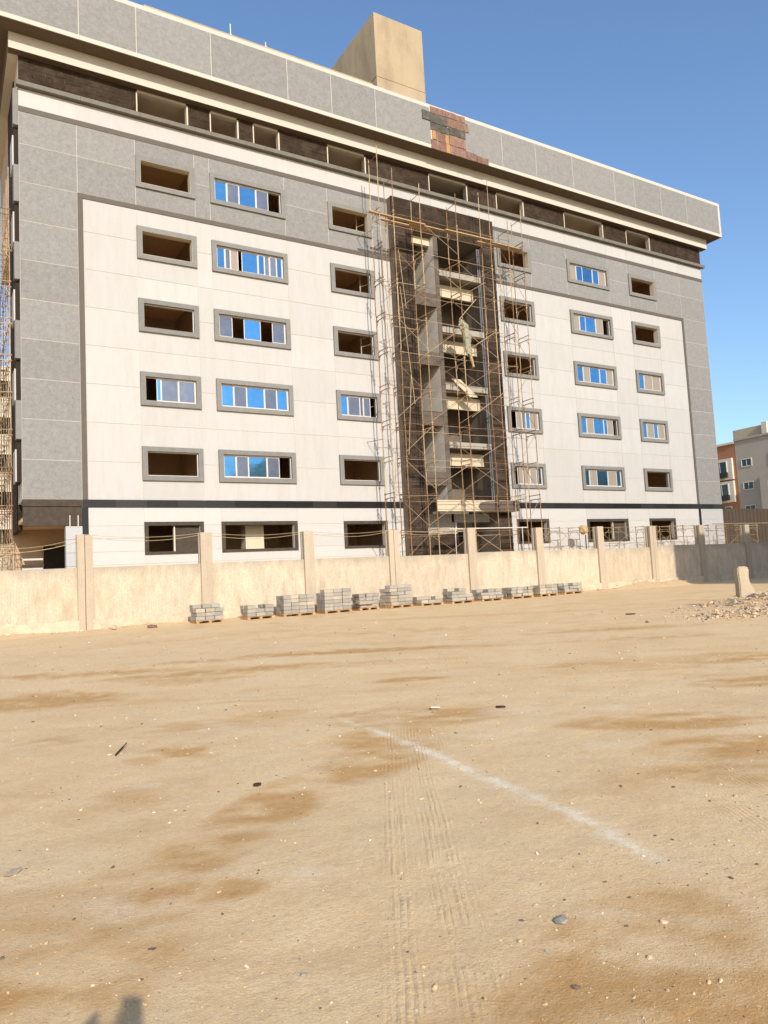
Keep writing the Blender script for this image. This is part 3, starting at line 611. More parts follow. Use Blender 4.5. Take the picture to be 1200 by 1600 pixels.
for x in (31.62, 34.95): box('door_jamb', x, x+.13, .42, .72, 1.6, 5.05, ALU, BLD)
ev = MB(); ev.box(31.75, 34.95, 2.6, 2.9, 0, 5.6); ev.build('entrance_void', DARKIN, BLD)
bs = MB(); bs.box(28.6, 31.4, -.2, .45, 0, 4.2); bs.build('entrance_stone_base', STONE2, BLD)
pa = MB(); pa.box(28.6, 34.84, -2.0, 2.5, 1.9, 2.55); pa.build('entrance_landing', CREAM, BLD)
# ---- left side wall, open corner and side fins
sw = MB(); sw.box(XL, XL+.25, .02, 2.4, 6.4, 31); sw.build('side_wall', WALL, BLD)
sk = MB(); z = 5.0
while z < 31:
    y = 2.4
    while y < 6.3: sk.box(XL-.06, XL+.2, y+.006, y+.77, z+.006, z+.29); y += .78
    z += .3
o = sk.build('side_stone_cladding', STONE2, BLD); o['kind'] = 'stuff'
ub = MB(); ub.box(XL, 6.5, DEP, 14, 23.2, 31); ub.build('upper_wing', INTER, BLD)
for i in range(6):
    z = 6.9+4.315*i
    if i: box('side_fin', XL-.27, XL-.005, .0, .5, z-1.6, z+.45, SURR, BLD)
    if i < 5: box('side_window_shade', XL-.22, XL-.02, .25, 1.6, z+.47, z+2.66, DARKIN, BLD); box('side_window_edge', XL-.30, XL-.23, .25, 1.6, z+.5, z+2.2, W_PANEL, BLD)  # black boxes stand for shadowed window openings, with the shade in their colour
lb = MB(); lb.box(XL, 6.49, -.01, .3, 6.08, 6.44); lb.box(XL+.02, 6.49, .02, .3, 5.05, 6.05); lb.build('corner_beam', ROUGHFR, BLD)
for j in range(7): box('pier_tile', 5.66, 6.49, -.02, .5, .02+.715*j, .02+.715*(j+1)-.012, B_TILE, BLD)
for x in (5.87, 6.28):
    rb = MB(); rb.tube((x, -.03, 4.95), (x, -.03, 5.6), .03, 6); rb.build('rebar_stub', ALU, BLD)
box('corner_ceiling', XL, 6.55, .31, DEP, 5.3, 5.5, CEIL, BLD); box('corner_side_wall', 6.45, 6.58, .5, DEP, 0, 5.3, CREAM, BLD)
box('corner_rear_wall', XL, 6.44, DEP-.3, DEP-.1, 0, 5.29, INTER, BLD); box('corner_doorway', 5.2, 6.4, 5.6, 5.8, 0, 4.3, DARKIN, BLD); box('low_white_wall', XL+.1, 4.7, 1.6, 1.8, 0, 2.95, W_TILE, BLD); box('low_wall_coping', XL+.1, 4.7, 1.5, 1.85, 2.96, 3.1, ROUGHFR, BLD); box('low_wall_coping', XL+.1, 4.7, 1.5, 1.85, 3.32, 3.42, W_TILE, BLD)
for y in (1.6, 3.2): box('corner_pilaster', 6.25, 6.45, y, y+.35, 0, 5.28, CEMENT, BLD)
# right flank
rf = MB(); rf.box(XR-.2, XR-.002, .035, 14, 0, 31); rf.build('side_wall', G_PANEL, BLD)

# ------------------------------------------------------------------ scaffolds
def frame_mesh(name, w, h, m, r=.035, bars=(0.0, .3), gusset=True):
    b_ = MB(); b_.tube((0, 0, 0), (0, 0, h), r); b_.tube((0, w, 0), (0, w, h), r)
    for d in bars: b_.tube((0, 0, h-.06-d), (0, w, h-.06-d), r*.85)
    for yy in (0, w):
        for d in bars[:2]: b_.tube((-.03, yy-.045, h-.06-d), (.06, yy+.045, h-.06-d), r*1.9, 5)
    if gusset:
        b_.tube((0, .01, h-.75), (0, .25, h-.36), r*.6); b_.tube((0, w-.01, h-.75), (0, w-.25, h-.36), r*.6)
    me = bpy.data.meshes.new(name); me.from_pydata(b_.v, [], b_.f); me.materials.append(m); return me
LV = 2.36; YO, YI = -2.7, -1.63; Z0 = 2.02-LV+.06
FX = [24.65, 25.75, 27.9, 30.96, 33.96, 35.65, 37.0]
SCF = thing('scaffold', (31, -2.2, 0), 'tall rusty tube scaffold rising in front of the dark stone tower', 'scaffold')
fm = [frame_mesh('frame', YI-YO, LV, RUST), frame_mesh('frame', YI-YO, LV, PALE)]
TOPL = [11, 11, 11, 11, 11, 10, 11]
for i, x in enumerate(FX):
    for k in range(TOPL[i]):
        o = link('frame', fm[0 if random.random() < .62 else 1], SCF, (x+random.uniform(-.02, .02), YO, max(0, Z0+LV*k)))
        o.rotation_euler = (random.uniform(-.006, .006), random.uniform(-.006, .006), random.uniform(-.05, .05))
    zt = {0: 29.9, 1: 28.6, 2: 28.0, 3: 28.0, 4: 29.8, 5: 27.0, 6: 28.1}[i]
    for y in (YO, YI):
        e = MB(); e.tube((x, y, Z0+LV*TOPL[i]), (x+.03, y, zt - (.5 if y == YI else 0)), .027); e.build('standard_pole', RUST if i % 2 else PALE, SCF)
    e = MB(); e.tube((x, YO, zt-.7), (x, YI, zt-.75), .024); e.build('transom', RUST, SCF)
for i in range(len(FX)-1):
    xa, xb_ = FX[i], FX[i+1]
    for k in range(11):
        zb = Z0+LV*k
        for y in (YO, YI):
            if i in (0, 5) and random.random() < .55: continue
            e = MB(); dz = random.uniform(-.04, .04); zz = zb+LV-.25 if y == YO else zb+LV-.5
            e.tube((xa-.12, y-.04, zz+dz), (xb_+.12, y-.04, zz-dz), .019, 5); e.build('ledger', RUST if random.random() < .72 else PALE, SCF)
        if i in (1, 2, 3, 5):
            for y, p in ((YO+.03, .66), (YI-.03, .62)):
                if random.random() < p:
                    e = MB(); s = (k+i) % 2 if y < -2 else (k+i+1) % 2
                    za, zc = (zb+.25, zb+LV-.35) if s else (zb+LV-.35, zb+.25)
                    e.tube((xa, y, za), (xb_, y, zc), .017, 5); e.build('cross_brace', RUST if random.random() < .75 else PALE, SCF)
        if k % 3 == 1 and i in (0, 4):
            e = MB(); e.tube((xa, YI, zb+1.2), (xa-.3, .3, zb+1.3), .02); e.build('wall_tie', RUST, SCF)
for xa, za, xb_, zb_ in ((25.9, 20.4, 26.6, 12.6), (26.4, 14.5, 25.9, 9.2), (26.3, 19.0, 25.95, 23.0), (28.0, 7.2, 34.0, 10.4), (27.6, 16.0, 31.4, 18.6), (31.2, 12.0, 34.4, 14.1), (30.4, 20.2, 33.2, 21.9), (28.2, 22.6, 31.0, 21.0), (33.9, 18.4, 31.2, 16.7), (27.9, 11.6, 30.5, 13.2)):      # loose tubes leaning against the frames
    e = MB(); e.tube((xa, YO-.08, za), (xb_, YO-.05, zb_), .02); e.build('loose_pole', PALE, SCF)
for x0, x1, y, z, tl in ((23.9, 28.3, -2.6, 25.2, 0), (27.3, 31.8, -2.35, 25.25, .0), (30.0, 34.2, -2.6, 25.22, -.01), (33.7, 37.2, -2.4, 25.2, .0), (33.2, 36.9, -2.1, 25.2, 0), (25.0, 29.2, -2.05, 25.2, 0)):
    b_ = box('deck_plank', x0, x1, y-.12, y+.12, z-.03, z+.03, WOOD, SCF); b_.rotation_euler = (0, tl, random.uniform(-.01, .01))
for x0, x1 in ((28.7, 31.2), (28.9, 31.0)):
    b_ = box('deck_plank', x0, x1, -2.3+.3*(x0 > 28.8), -2.05+.3*(x0 > 28.8), 4.2, 4.26, WOOD, SCF)
# cloth, board hanging in the scaffold
tb = MB(); rings = 18; seg = 20; P0 = Vector((31.55, -1.9, 19.15)); P1 = Vector((32.25, -1.75, 16.75)); vs = []
for i in range(rings+1):
    t = i/rings; c0 = P0.lerp(P1, t)+Vector((.10*math.sin(t*5), 0, 0)); rad = .42*(1-.55*t)*(1 if t > .08 else .55)+.04*math.sin(t*17)
    for j in range(seg):
        a = 2*math.pi*j/seg; rr = rad*(1+.16*math.sin(3*a+3*t)+.08*math.sin(7*a-4*t)+random.uniform(-.04, .04)); vs.append(c0+Vector((rr*math.cos(a), .5*rr*math.sin(a), .12*math.sin(2*a))))
fs = [(i*seg+j, i*seg+(j+1) % seg, (i+1)*seg+(j+1) % seg, (i+1)*seg+j) for i in range(rings) for j in range(seg)] + [tuple(range(seg)), tuple(range(rings*seg+seg-1, rings*seg-1, -1))]
tb.add(vs, fs)
TP = tag(tb.build('tarpaulin', TARP, None, True), 'crumpled greenish cloth bundle hanging head down in the scaffold', 'tarpaulin')
kn = MB(); kn.tube((32.25, -1.75, 16.7), (32.42, -1.72, 16.25), .11, 8); kn.tube((32.42, -1.72, 16.25), (32.5, -1.7, 15.95), .08, 8); kn.build('bundle_end', WOOD, TP)
rp = MB(); rp.tube((31.3, -1.9, 19.2), (32.9, -1.95, 20.9), .025); rp.build('hanging_rope', ROPE, TP)
bd = MB(); bd.prism([(31.15, 15.25), (31.95, 15.25), (33.5, 14.05), (32.75, 14.02)][::-1], -.78, -.72)
tag(bd.build('leaning_board', CREAMB), 'pale flat board leaning across the stair opening of the tower', 'board')
# left side scaffold
SL = thing('scaffold', (2.6, 1.5, 0), 'weathered tube scaffold along the left side wall of the building', 'scaffold')
fl = [frame_mesh('frame', 1.0, 2.0, PALE, .03), frame_mesh('frame', 1.0, 2.0, RUST, .03)]
for y in (.3, 1.7, 3.3, 5.2, 7.5):
    for k in range(11 if y < 5 else 10):
        o = link('frame', fl[random.random() < .35], SL, (2.0, y, .2+2.0*k)); o.rotation_euler = (0, 0, -math.pi/2)
        o.location = Vector((2.12, y, .2+2.0*k))-wl_of(SL)
        if y < 7:
            for xq in (2.12, 3.08):
                e = MB(); yn = {.3: 1.7, 1.7: 3.3, 3.3: 5.2, 5.2: 7.5}[y]
                s = k % 2; e.tube((xq, y, .4+2*k+1.5*s), (xq, yn, .4+2*k+1.5*(1-s)), .014, 5); e.tube((xq, y, 1.9+2*k), (xq, yn, 1.9+2*k), .016, 5); e.build('cross_brace', PALE if random.random() < .6 else RUST, SL)
    e = MB(); e.tube((3.08, y, 20), (3.1, y, 24.5), .03); e.build('standard_pole', PALE, SL)
# low trestle of loose frames at bottom left
SB = thing('scaffold', (2.6, -5.5, 0), 'low stack of scaffold frames behind the wall at the left edge', 'scaffold')
lf = frame_mesh('frame', 1.3, 1.75, PALE, .03, (0, .3, .9))
for i, (x, y, z, rz) in enumerate([(2.05, -5.6, 2.0, 0), (2.75, -5.6, 2.0, 0), (2.75, -5.6, .2, 0), (2.05, -5.6, .2, 0), (1.35, -5.3, 2.0, .2), (2.4, -6.1, 1.5, 1.57), (1.2, -6.0, 1.45, 1.57), (1.6, -5.0, 1.6, 1.2), (2.2, -5.1, 1.9, 1.57), (1.35, -5.3, .2, .2)]):
    o = link('frame', lf, SB, (x, y, z)); o.rotation_euler = (0, 0, rz)
for z in (2.0, 2.7, 3.3, 3.68):
    e = MB(); e.tube((.9, -5.6, z), (2.8, -5.55, z+.03), .026); e.build('ledger', PALE if z > 2.5 else RUST, SB)
box('deck_plank', 1.1, 2.5, -5.2, -4.8, 3.3, 3.37, WOOD, SB)
# low working trestles right of the tower, seen above the wall
lm = [frame_mesh('frame', .95, 1.9, RUST, .024, (0, .25, .9)), frame_mesh('frame', .95, 1.9, PALE, .024, (0, .25, .9))]
labs = ['low scaffold trestle between the tower and the cloth wrapped bundle', 'low scaffold trestle in front of the wide ground floor opening', 'low scaffold trestle in front of the last ground floor opening on the right', 'low scaffold trestle in front of the pale blue corner of the building', 'low scaffold trestle in front of the brown hoarding']
TR = []
for i, (fx, lab) in enumerate(zip([(36.9, 38.9, 40.9), (42.9, 45.1, 48.0), (49.6, 51.2, 52.9), (54.3, 56.2, 58.4), (60.2, 63.2)], labs)):
    T = thing('trestle_scaffold', (fx[0], -2, 0), lab, 'trestle', 'low trestle scaffolds behind the wall'); TR.append(T)
    for k, x in enumerate(fx):
        for zz in (.62, 2.5):
            o = link('frame', lm[(k+i) % 2], T, (x, -2.5, zz)); o.rotation_euler = (0, 0, random.uniform(-.25, .25))
    for a, b_ in zip(fx[:-1], fx[1:]):
        for z in (3.0, 3.9, 4.3):
            e = MB(); e.tube((a-.3, -2.5, z), (b_+.3, -2.48, z+random.uniform(-.12, .12)), .018, 5); e.build('ledger', RUST if z < 4 else PALE, T)
        e = MB(); e.tube((a, -1.6, 2.6), (b_, -1.6, 4.2), .014, 5); e.tube((a, -2.45, 4.2), (b_, -2.45, 2.7), .014, 5); e.build('cross_brace', PALE, T)
bn = thing('cloth_bundle', (42.15, -1.75, 4.2), 'round yellowish bundle tied on top of a pole in front of the white wall', 'bundle')
bo = link('wrapped_ball', rock_mesh('wrapped_ball', WOOD, 5, 2, (.36, .32, .36), .16), bn, (42.15, -1.75, 4.2))
pm = MB(); pm.tube((42.3, -1.75, 2.0), (42.3, -1.75, 3.8), .05, 8); pm.build('pole', PIPE, bn)

# ------------------------------------------------------------------ boundary wall
FN = thing('boundary_wall', (28, -11, 0), 'long low sandy precast concrete wall with tall posts in front of the building', 'wall')
PX = [-9.8, -4.9, 0.0, 4.85, 9.73, 14.57, 19.2, 24.05, 28.85, 33.72, 38.4, 43.25, 48.25, 53.1, 57.9, 62.8, 67.7, 72.6]
for i, x in enumerate(PX):
    dbl = i in (3, 6, 10)
    for x0, x1 in (((x-.28, x-.012), (x+.012, x+.30)) if dbl else ((x-.24, x+.26),)):
        h = 3.78+random.uniform(-.03, .04)
        b_ = MB(); s = .04
        b_.prism([(x0, -.2), (x1, -.2), (x1, h), (x0, h)], -11.14, -11.03)           # front flange, web and rear flange of the slotted post
        b_.prism([(x0+s, -.2), (x1-s, -.2), (x1-s, h-.004), (x0+s, h-.004)], -11.03, -10.86)
        b_.prism([(x0, -.2), (x1, -.2), (x1, h-.002), (x0, h-.002)], -10.86, -10.74)
        b_.build('post', POST, FN)
    if i < len(PX)-1:
        x2 = PX[i+1]
        ht = 2.47+random.uniform(-.03, .04)
        box('wall_panel', x+.22, x2-.2, -11.02, -10.88, .05, ht, FENCE, FN)
        fb = MB(); kk = 14; top = [(x+.26+(x2-x-.52)*q_/kk, .36+.10*fbm(np.array([x*3+q_*1.7]), np.array([i*2.3]), 1.0, 9)[0]+(.08 if q_ % 3 == 0 else 0)*random.random()) for q_ in range(kk+1)]
        fb.prism([(x+.26, -.3), (x2-.26, -.3)]+top[::-1], -11.16, -10.9); fb.build('footing', FOOT, FN)
# cables strung over the posts
CB = MB()
def sag(a, b_, d, k=10): return [Vector(a).lerp(Vector(b_), t/k)-Vector((0, 0, d*4*(t/k)*(1-t/k))) for t in range(k+1)]
CB.path(sag((1.0, -10.95, 3.45), (4.85, -10.9, 3.74), .28), .008); CB.path(sag((1.0, -10.98, 3.25), (4.85, -10.92, 3.6), .26), .012)
for i in range(3, 7): CB.path(sag((PX[i], -10.93, 3.8), (PX[i+1], -10.93, 3.8), .16), .008); CB.path(sag((PX[i], -10.93, 3.72), (PX[i+1], -10.93, 3.74), .24), .009)
tag(CB.build('slack_cable', ROPE), 'slack yellowish cable strung along the tops of the wall posts', 'cable')
for x0, x1, y, z, lab in ((23.6, 29.2, -9.8, 3.86, 'pale horizontal tube lying behind the wall posts before the entrance'), (49.0, 60.0, -8.0, 4.05, 'long thin tube running behind the posts at the right end of the wall')):
    e = MB(); e.tube((x0, y, z), (x1, y, z+.02), .035); e.tube((x0+.4, y, .1), (x0+.4, y, z), .03); e.tube((x1-.4, y, .1), (x1-.4, y, z), .03)
    tag(e.build('handrail', ALU if y < -9 else PALE), lab, 'rail')

# ------------------------------------------------------------------ pallets with concrete blocks
PAL = [(8.3, 9.82, 4), (10.43, 12.0, 3), (12.07, 13.92, 5), (13.99, 15.72, 6), (15.76, 17.14, 4), (17.27, 19.0, 6), (19.1, 20.75, 2), (20.88, 22.58, 4), (22.66, 24.4, 3), (24.68, 26.5, 3), (26.62, 28.22, 3), (28.34, 30.1, 3)]
where = ['at the left end of the row', 'beside the gap in the row', 'before the third post from the left', 'tallest and broadest of the row', 'ragged, with a grey slab poking out', 'turned askew before the double post',
         'lowest of the row, only two courses', 'stepped, higher on its left half', 'before the post right of the entrance', 'ragged at the top, third from the right end', 'even and square, second from the right end', 'at the right end of the row']
for i, (x0, x1, nr) in enumerate(PAL):
    x0 += .36; yf = -12.92+random.uniform(-.06, .06); dp = .82; rz = random.uniform(-.03, .03)+(.16 if i == 5 else 0)
    base = gz((x0+x1)/2, yf+.4)
    Pp = thing('pallet', ((x0+x1)/2, yf+dp/2, base), 'wooden pallet under the block stack '+where[i], 'pallet', 'pallets along the wall')
    Wd = x1-x0
    def loc(px, py, pz, Pp=Pp): return Vector((px, py, pz))+WLOC[Pp.name]
    for k in (-1, 0, 1):
        c0 = loc(k*(Wd/2-.07), 0, .045); o = box('runner', c0.x-.06, c0.x+.06, c0.y-dp/2, c0.y+dp/2, c0.z-.045, c0.z+.045, PALLET, Pp)
    for k in range(5):
        c0 = loc(0, -dp/2+.06+k*(dp-.12)/4, .105); box('board', c0.x-Wd/2, c0.x+Wd/2, c0.y-.05, c0.y+.05, c0.z-.012, c0.z+.012, PALLET, Pp)
    Pp.rotation_euler = (0, 0, rz)
    St = thing('block_stack', ((x0+x1)/2, yf+dp/2, base+.12), 'grey concrete block stack by the wall, '+where[i], 'block stack', 'stacks of concrete blocks along the wall')
    nb = max(3, round(Wd/.40)); bw = (Wd-.02)/nb; bh = .155
    for r_ in range(nr):
        split = random.random() < .35
        for dcol in range(2):
            for k in range(nb):
                if r_ == nr-1 and (random.random() < (.42 if i not in (2, 3, 10) else .12)): continue
                if i == 7 and r_ >= 2 and k >= nb*.45: continue
                if i == 4 and r_ == 1 and k < 2 and dcol == 0: continue
                d0 = -dp/2+dcol*dp/2
                c0 = loc(-Wd/2+.01+(k+.5)*bw, d0+dp/4, .12+bh*(r_+.5))
                jit = .02 if i in (2, 3, 10) else .045
                o = box('block', c0.x-bw/2+.007, c0.x+bw/2-.007, c0.y-dp/4+.006, c0.y+dp/4-.006, c0.z-bh/2+.004, c0.z+bh/2-.004, BLOCKD if (random.random() < .22) else BLOCK, St, .008)
                o.location += Vector((random.uniform(-jit, jit)*.5, random.uniform(-jit, jit), 0)); o.rotation_euler = (0, 0, random.uniform(-jit, jit))
    if i == 4:
        c0 = loc(-.2, -.42, .36); o = box('block', c0.x-.42, c0.x+.3, c0.y-.18, c0.y+.2, c0.z-.07, c0.z+.07, BLOCKD, St, .01); o.rotation_euler = (.1, 0, .06)
    St.rotation_euler = (0, 0, rz)

# ------------------------------------------------------------------ rubble and stones on the ground
sl = MB(); sl.prism([(-.27, -.15), (.36, -.15), (.34, .12), (.18, .42), (.12, .62), (.14, 1.0), (.06, 1.08), (-.26, 1.06), (-.30, .95), (-.26, .5)][::1], -.2, .2)
me = bpy.data.meshes.new('slab'); 
bm = bmesh.new(); bv = [bm.verts.new(v) for v in sl.v]
for f in sl.f: bm.faces.new([bv[i] for i in f])
bmesh.ops.recalc_face_normals(bm, faces=bm.faces[:]); bmesh.ops.bevel(bm, geom=bm.edges[:], offset=.035, segments=2, affect='EDGES')
bm.to_mesh(me); bm.free(); me.materials.append(PALESTONE)
SX, SY = 21.95, -27.75
o = link('concrete_stump', me, None, (SX, SY, gz(SX, SY)-.05)); o.rotation_euler = (0, 0, -.55); o.scale = (.85, .85, .9)
tag(o, 'upright broken pale concrete stump standing on the rubble heap', 'concrete stump')
rk = [rock_mesh('stone%d' % k, m, k, 1, s, .3) for k, (m, s) in enumerate([(PALESTONE, (1, .7, .55)), (BLOCK, (1, .8, .5)), (REDST, (1.2, .6, .5)), (PALESTONE, (.8, 1, .7)), (BLOCKD, (1.3, .7, .35)), (STONE2, (1, .8, .6))])]
def scatter(name, items, mats, colors, label=None, kind='stuff'):
    """many small angular stones joined in one mesh; items = (x, y, z, r, material index)"""
    base = [[Vector(v.co) for v in m.vertices] for m in rk]; bf = [[tuple(p.vertices) for p in m.polygons] for m in rk]
    V = []; F = []; MI = []
    for (x, y, z, r, k) in items:
        s = random.randrange(len(rk)); e = Euler((random.uniform(-.4, .4), random.uniform(-.4, .4), random.uniform(0, 6.3))).to_matrix(); b0 = len(V)
        c0 = Vector((x, y, z)); V += [tuple(c0+e @ v*r) for v in base[s]]; F += [tuple(i+b0 for i in f) for f in bf[s]]; MI += [k]*len(bf[s])
    me = bpy.data.meshes.new(name); me.from_pydata(V, [], F)
    for m in mats: me.materials.append(m)
    me.polygons.foreach_set('material_index', MI); me.update()
    o = link(name, me); o['kind'] = kind
    return o
GV = [mat('sand_pebble', (0.56, 0.42, 0.26), .95, .3, 20, 60, .1), mat('pale_pebble', (0.70, 0.61, 0.46), .95, .2, 20, 60, .1), mat('dark_pebble', (0.14, 0.11, 0.085), .9, .4, 20, 60, .1), mat('grey_pebble', (0.36, 0.34, 0.31), .9, .3, 20, 60, .1)]
items = []
N = 30000
az_ = YAW+rng.uniform(-.60, .60, N); ds_ = 2.3*(26/2.3)**(rng.random(N)**.7); px_ = ds_*np.sin(az_); py_ = -42.12+ds_*np.cos(az_)
keep = (py_ < -13.3) & (rng.random(N) < .2+1.2*np.clip(fbm(px_, py_, 1.2, 31)-.3, 0, 1))
for x, y, dist in zip(px_[keep], py_[keep], ds_[keep]):
    r = min(.018, .0017*(1/(1-random.random()*.985))**.5)*(1+dist*.06)
    items.append((x, y, gz(x, y)+r*.2, r, random.choices([0, 1, 2, 3], [.50, .14, .24, .12])[0]))
scatter('gravel', items, GV, None)
items = []
for _ in range(6500):
    if random.random() < .6: x, y = random.gauss(22.7, 1.3), random.gauss(-28.1, .75)
    else: x, y = random.gauss(19.6, 1.3), random.gauss(-29.8, .6)
    r = min(.06, .012*(1/(1-random.random()*.98))**.5); items.append((x, y, gz(x, y)+r*.3, r, random.choices([0, 1, 2, 3], [.62, .08, .16, .14])[0]))
for _ in range(12):
    x, y = random.gauss(22.6, 1.1), random.gauss(-28.0, .6); r = random.uniform(.06, .12); items.append((x, y, gz(x, y)+r*.25, r, random.choices([0, 1, 3, 4], [.4, .15, .3, .15])[0]))
for _ in range(320):
    x = random.uniform(0, 50); y = random.gauss(-11.6, .3); r = random.uniform(.02, .07)
    if y < -11.2: items.append((x, y, gz(x, y)+r*.3, r, random.choice([0, 0, 1, 3])))
scatter('rubble', items, GV+[REDST], None)
def stone(x, y, r, k, label, cat='stone', rz=0, sq=1, group=None, name='stone'):
    o = link(name, rk[k], None, (x, y, gz(x, y)+r*.3*sq)); o.scale = (r, r, r*sq); o.rotation_euler = (0, 0, rz); return tag(o, label, cat, group)
stone(21.1, -27.2, .14, 1, 'dark grey lump of concrete at the left foot of the rubble heap', rz=.6, sq=1.5)
stone(20.7, -28.2, .11, 3, 'rounded pinkish pale stone in front of the rubble heap', sq=1.3)
stone(18.2, -30.2, .10, 1, 'bluish grey stone lying before the rubble heap', sq=.9)
stone(2.38, -39.52, .045, 1, 'flat bluish grey stone on the sand at lower right', rz=.4, sq=.5)
stone(.35, -37.23, .06, 4, 'flat white chip of stone at the left edge of the sand', rz=.9, sq=.5).data = rock_mesh('white_chip', PALESTONE, 4, 1, (1.3, .55, .35))
stone(2.12, -36.48, .03, 5, 'small dark clod on the bare sand left of the chalk line', 'clod')
stone(5.54, -35.33, .055, 5, 'dark flat scrap lying beyond the chalk line', 'scrap', rz=lat, sq=.5)
stone(1.26, -39.21, .017, 1, 'small dark grey pebble near the lower middle of the sand', sq=.8)
stone(2.12, -39.55, .014, 0, 'pale little stone casting a shadow right of the tyre tracks', sq=1)
stone(17.93, -26.59, .14, 5, 'dark scrap lying on the sand between pallets and rubble', 'scrap', rz=lat, sq=.35)
stone(6.87, -13.16, .19, 2, 'broken reddish brick on the sand at the foot of the wall', 'brick', rz=.2, sq=1)
stone(5.64, -12.39, .13, 3, 'round white stone at the foot of the leftmost post', sq=1.3)
sk_ = MB(); sk_.tube((1.42, -34.6, .02), (1.55, -34.3, .025), .009, 6); sk_.tube((1.55, -34.3, .025), (1.6, -34.22, .04), .006, 6)
tag(sk_.build('stick', STONE2), 'dark broken stick lying on the sand at left', 'stick')
cp = MB(); cp.obox((4.95, -34.86, .03+gz(4.95, -34.86)), (.11, .05, .008), (0.03, .05, lat)); tag(cp.build('paper_scrap', STAIN), 'flat white scrap of paper above the start of the chalk line', 'litter')

# ------------------------------------------------------------------ hoarding and neighbouring buildings
HD = thing('hoarding', (70, 3, 0), 'tall brown corrugated hoarding at the right end of the site', 'fence')
x = 62.3
while x < 92:
    box('corrugated_sheet', x, x+.29, 3.0-(.025 if int((x-62.3)/.3+.5) % 2 else 0), 3.06, 0, 6.35, HOARD, HD); x += .3
def far_window(parent, O, ex, nrm, u, z, w, h, frame_m=STAIN, depth=.25, deep_frame=True):
    """window on a facade: O origin, ex along, nrm outward"""
    m = Matrix((ex, -nrm, Vector((0, 0, 1)))).transposed()
    c0 = O+ex*u; b_ = MB()
    for (du, dz, w_, h_) in ((-w/2-.06, 0, .12, h+.24), (w/2+.06, 0, .12, h+.24), (0, h/2+.06, w, .12), (0, -h/2-.06, w, .12), (0, 0, .07, h)):
        b_.obox(c0+ex*du+nrm*.03+Vector((0, 0, z+dz)), (w_, .12 if w_ != .07 else .06, h_), m)
    fo = b_.build('window', frame_m, parent)
    p = MB(); p.obox(c0+nrm*.01+Vector((0, 0, z)), (w, .03, h), m); p.build('pane', DKGLASS, fo)
    return fo
def far_box(parent, name, O, ex, nrm, u0, u1, d0, d1, z0, z1, m):
    mm = Matrix((ex, -nrm, Vector((0, 0, 1)))).transposed(); b_ = MB()
    b_.obox(O+ex*(u0+u1)/2-nrm*(d0+d1)/2+Vector((0, 0, (z0+z1)/2)), (u1-u0, d1-d0, z1-z0), mm); return b_.build(name, m, parent)
fa_ = R(3.0); ex = Vector((-math.sin(fa_), -math.cos(fa_), 0)); nrm = Vector((-math.cos(fa_), math.sin(fa_), 0))
O = Vector((100.9, 23.4, 0))
NB = thing('apartment_building', (99.5, 24, 0), 'distant brown and taupe apartment block beyond the right end of the building', 'building')
far_box(NB, 'wall', O, ex, nrm, 0, 40, 0, 14, 0, 18.5, GREYB); far_box(NB, 'brown_bay', O, ex, nrm, -14, -.02, .02, 14, 0, 18.2, ORANGEB)
far_box(NB, 'roof_coping', O, ex, nrm, -14.3, -.05, -.25, 14.3, 18.22, 18.5, STAIN); far_box(NB, 'roof_coping', O, ex, nrm, -.03, 40, -.2, 14.2, 18.52, 18.8, GREYB)
far_box(NB, 'parapet', O, ex, nrm, -.4, 4.4, .4, 13, 18.82, 20.2, BEIGEB); far_box(NB, 'parapet', O, ex, nrm, 7.2, 40, .4, 13, 18.82, 21.0, BEIGEB); far_box(NB, 'chimney', O, ex, nrm, 4.5, 5.3, .0, 1.5, 18.82, 20.5, STAIN); far_box(NB, 'chimney', O, ex, nrm, 5.5, 7.1, .4, 2.4, 19.4, 21.0, STAIN)
for k in range(5):
    z = 14.6-3.4*k
    far_window(NB, O, ex, nrm, 1.7, z+.5, 1.5, .95)
    fo = far_box(NB, 'bay_surround', O, ex, nrm, -4.6, -.5, -.35, .0, z-1.6, z+1.55, STAIN) if k < 2 else None
    far_window(NB, O+nrm*(.4 if k < 2 else 0), ex, nrm, -2.5, z+.1, 2.2, 2.0); far_box(NB, 'railing', O, ex, nrm, -3.8, -1.2, -.8, -.45, z-1.3, z-.5, IRON)
    far_box(NB, 'railing', O, ex, nrm, -12, -9.5, -.5, -.1, z-1.3, z-.5, IRON); far_window(NB, O, ex, nrm, -10.8, z+.1, 2.2, 2.0)
    if k in (0, 3): far_window(NB, O, ex, nrm, 6.3, z+.55, 1.7, 1.6)
far_box(NB, 'portal_frame', O, ex, nrm, 4.1, 5.3, -.9, -.01, 0, 13.0, GREYB); far_box(NB, 'portal_frame', O, ex, nrm, 5.31, 26, -.9, -.01, 12.1, 13.0, GREYB); far_box(NB, 'portal_recess', O, ex, nrm, 5.31, 26, -.15, -.02, 0, 12.09, CHAR)
for k in (1, 2):
    z = 14.6-3.4*k-.6; far_window(NB, O+nrm*.16, ex, nrm, 7.6, z, 2.6, 2.0); far_box(NB, 'railing', O, ex, nrm, 6.3, 9.0, -.6, -.25, z-1.5, z-.8, IRON)
NL = thing('apartment_building', (4, 34, 0), 'far white apartment block glimpsed through the scaffold at the left edge', 'building')
OL = Vector((-6, 34, 0)); e1, n1 = Vector((1, 0, 0)), Vector((0, -1, 0))
far_box(NL, 'wall', OL, e1, n1, 0, 14.5, 0, 10, 0, 22.5, WALL); far_box(NL, 'roof_coping', OL, e1, n1, -.2, 14.7, -.2, 10.2, 22.52, 22.9, STAIN)
for k in range(6):
    for u in (2, 5.4, 8.8, 11.4): far_window(NL, OL, e1, n1, u, 3.2+3.5*k, 1.6, 1.7)
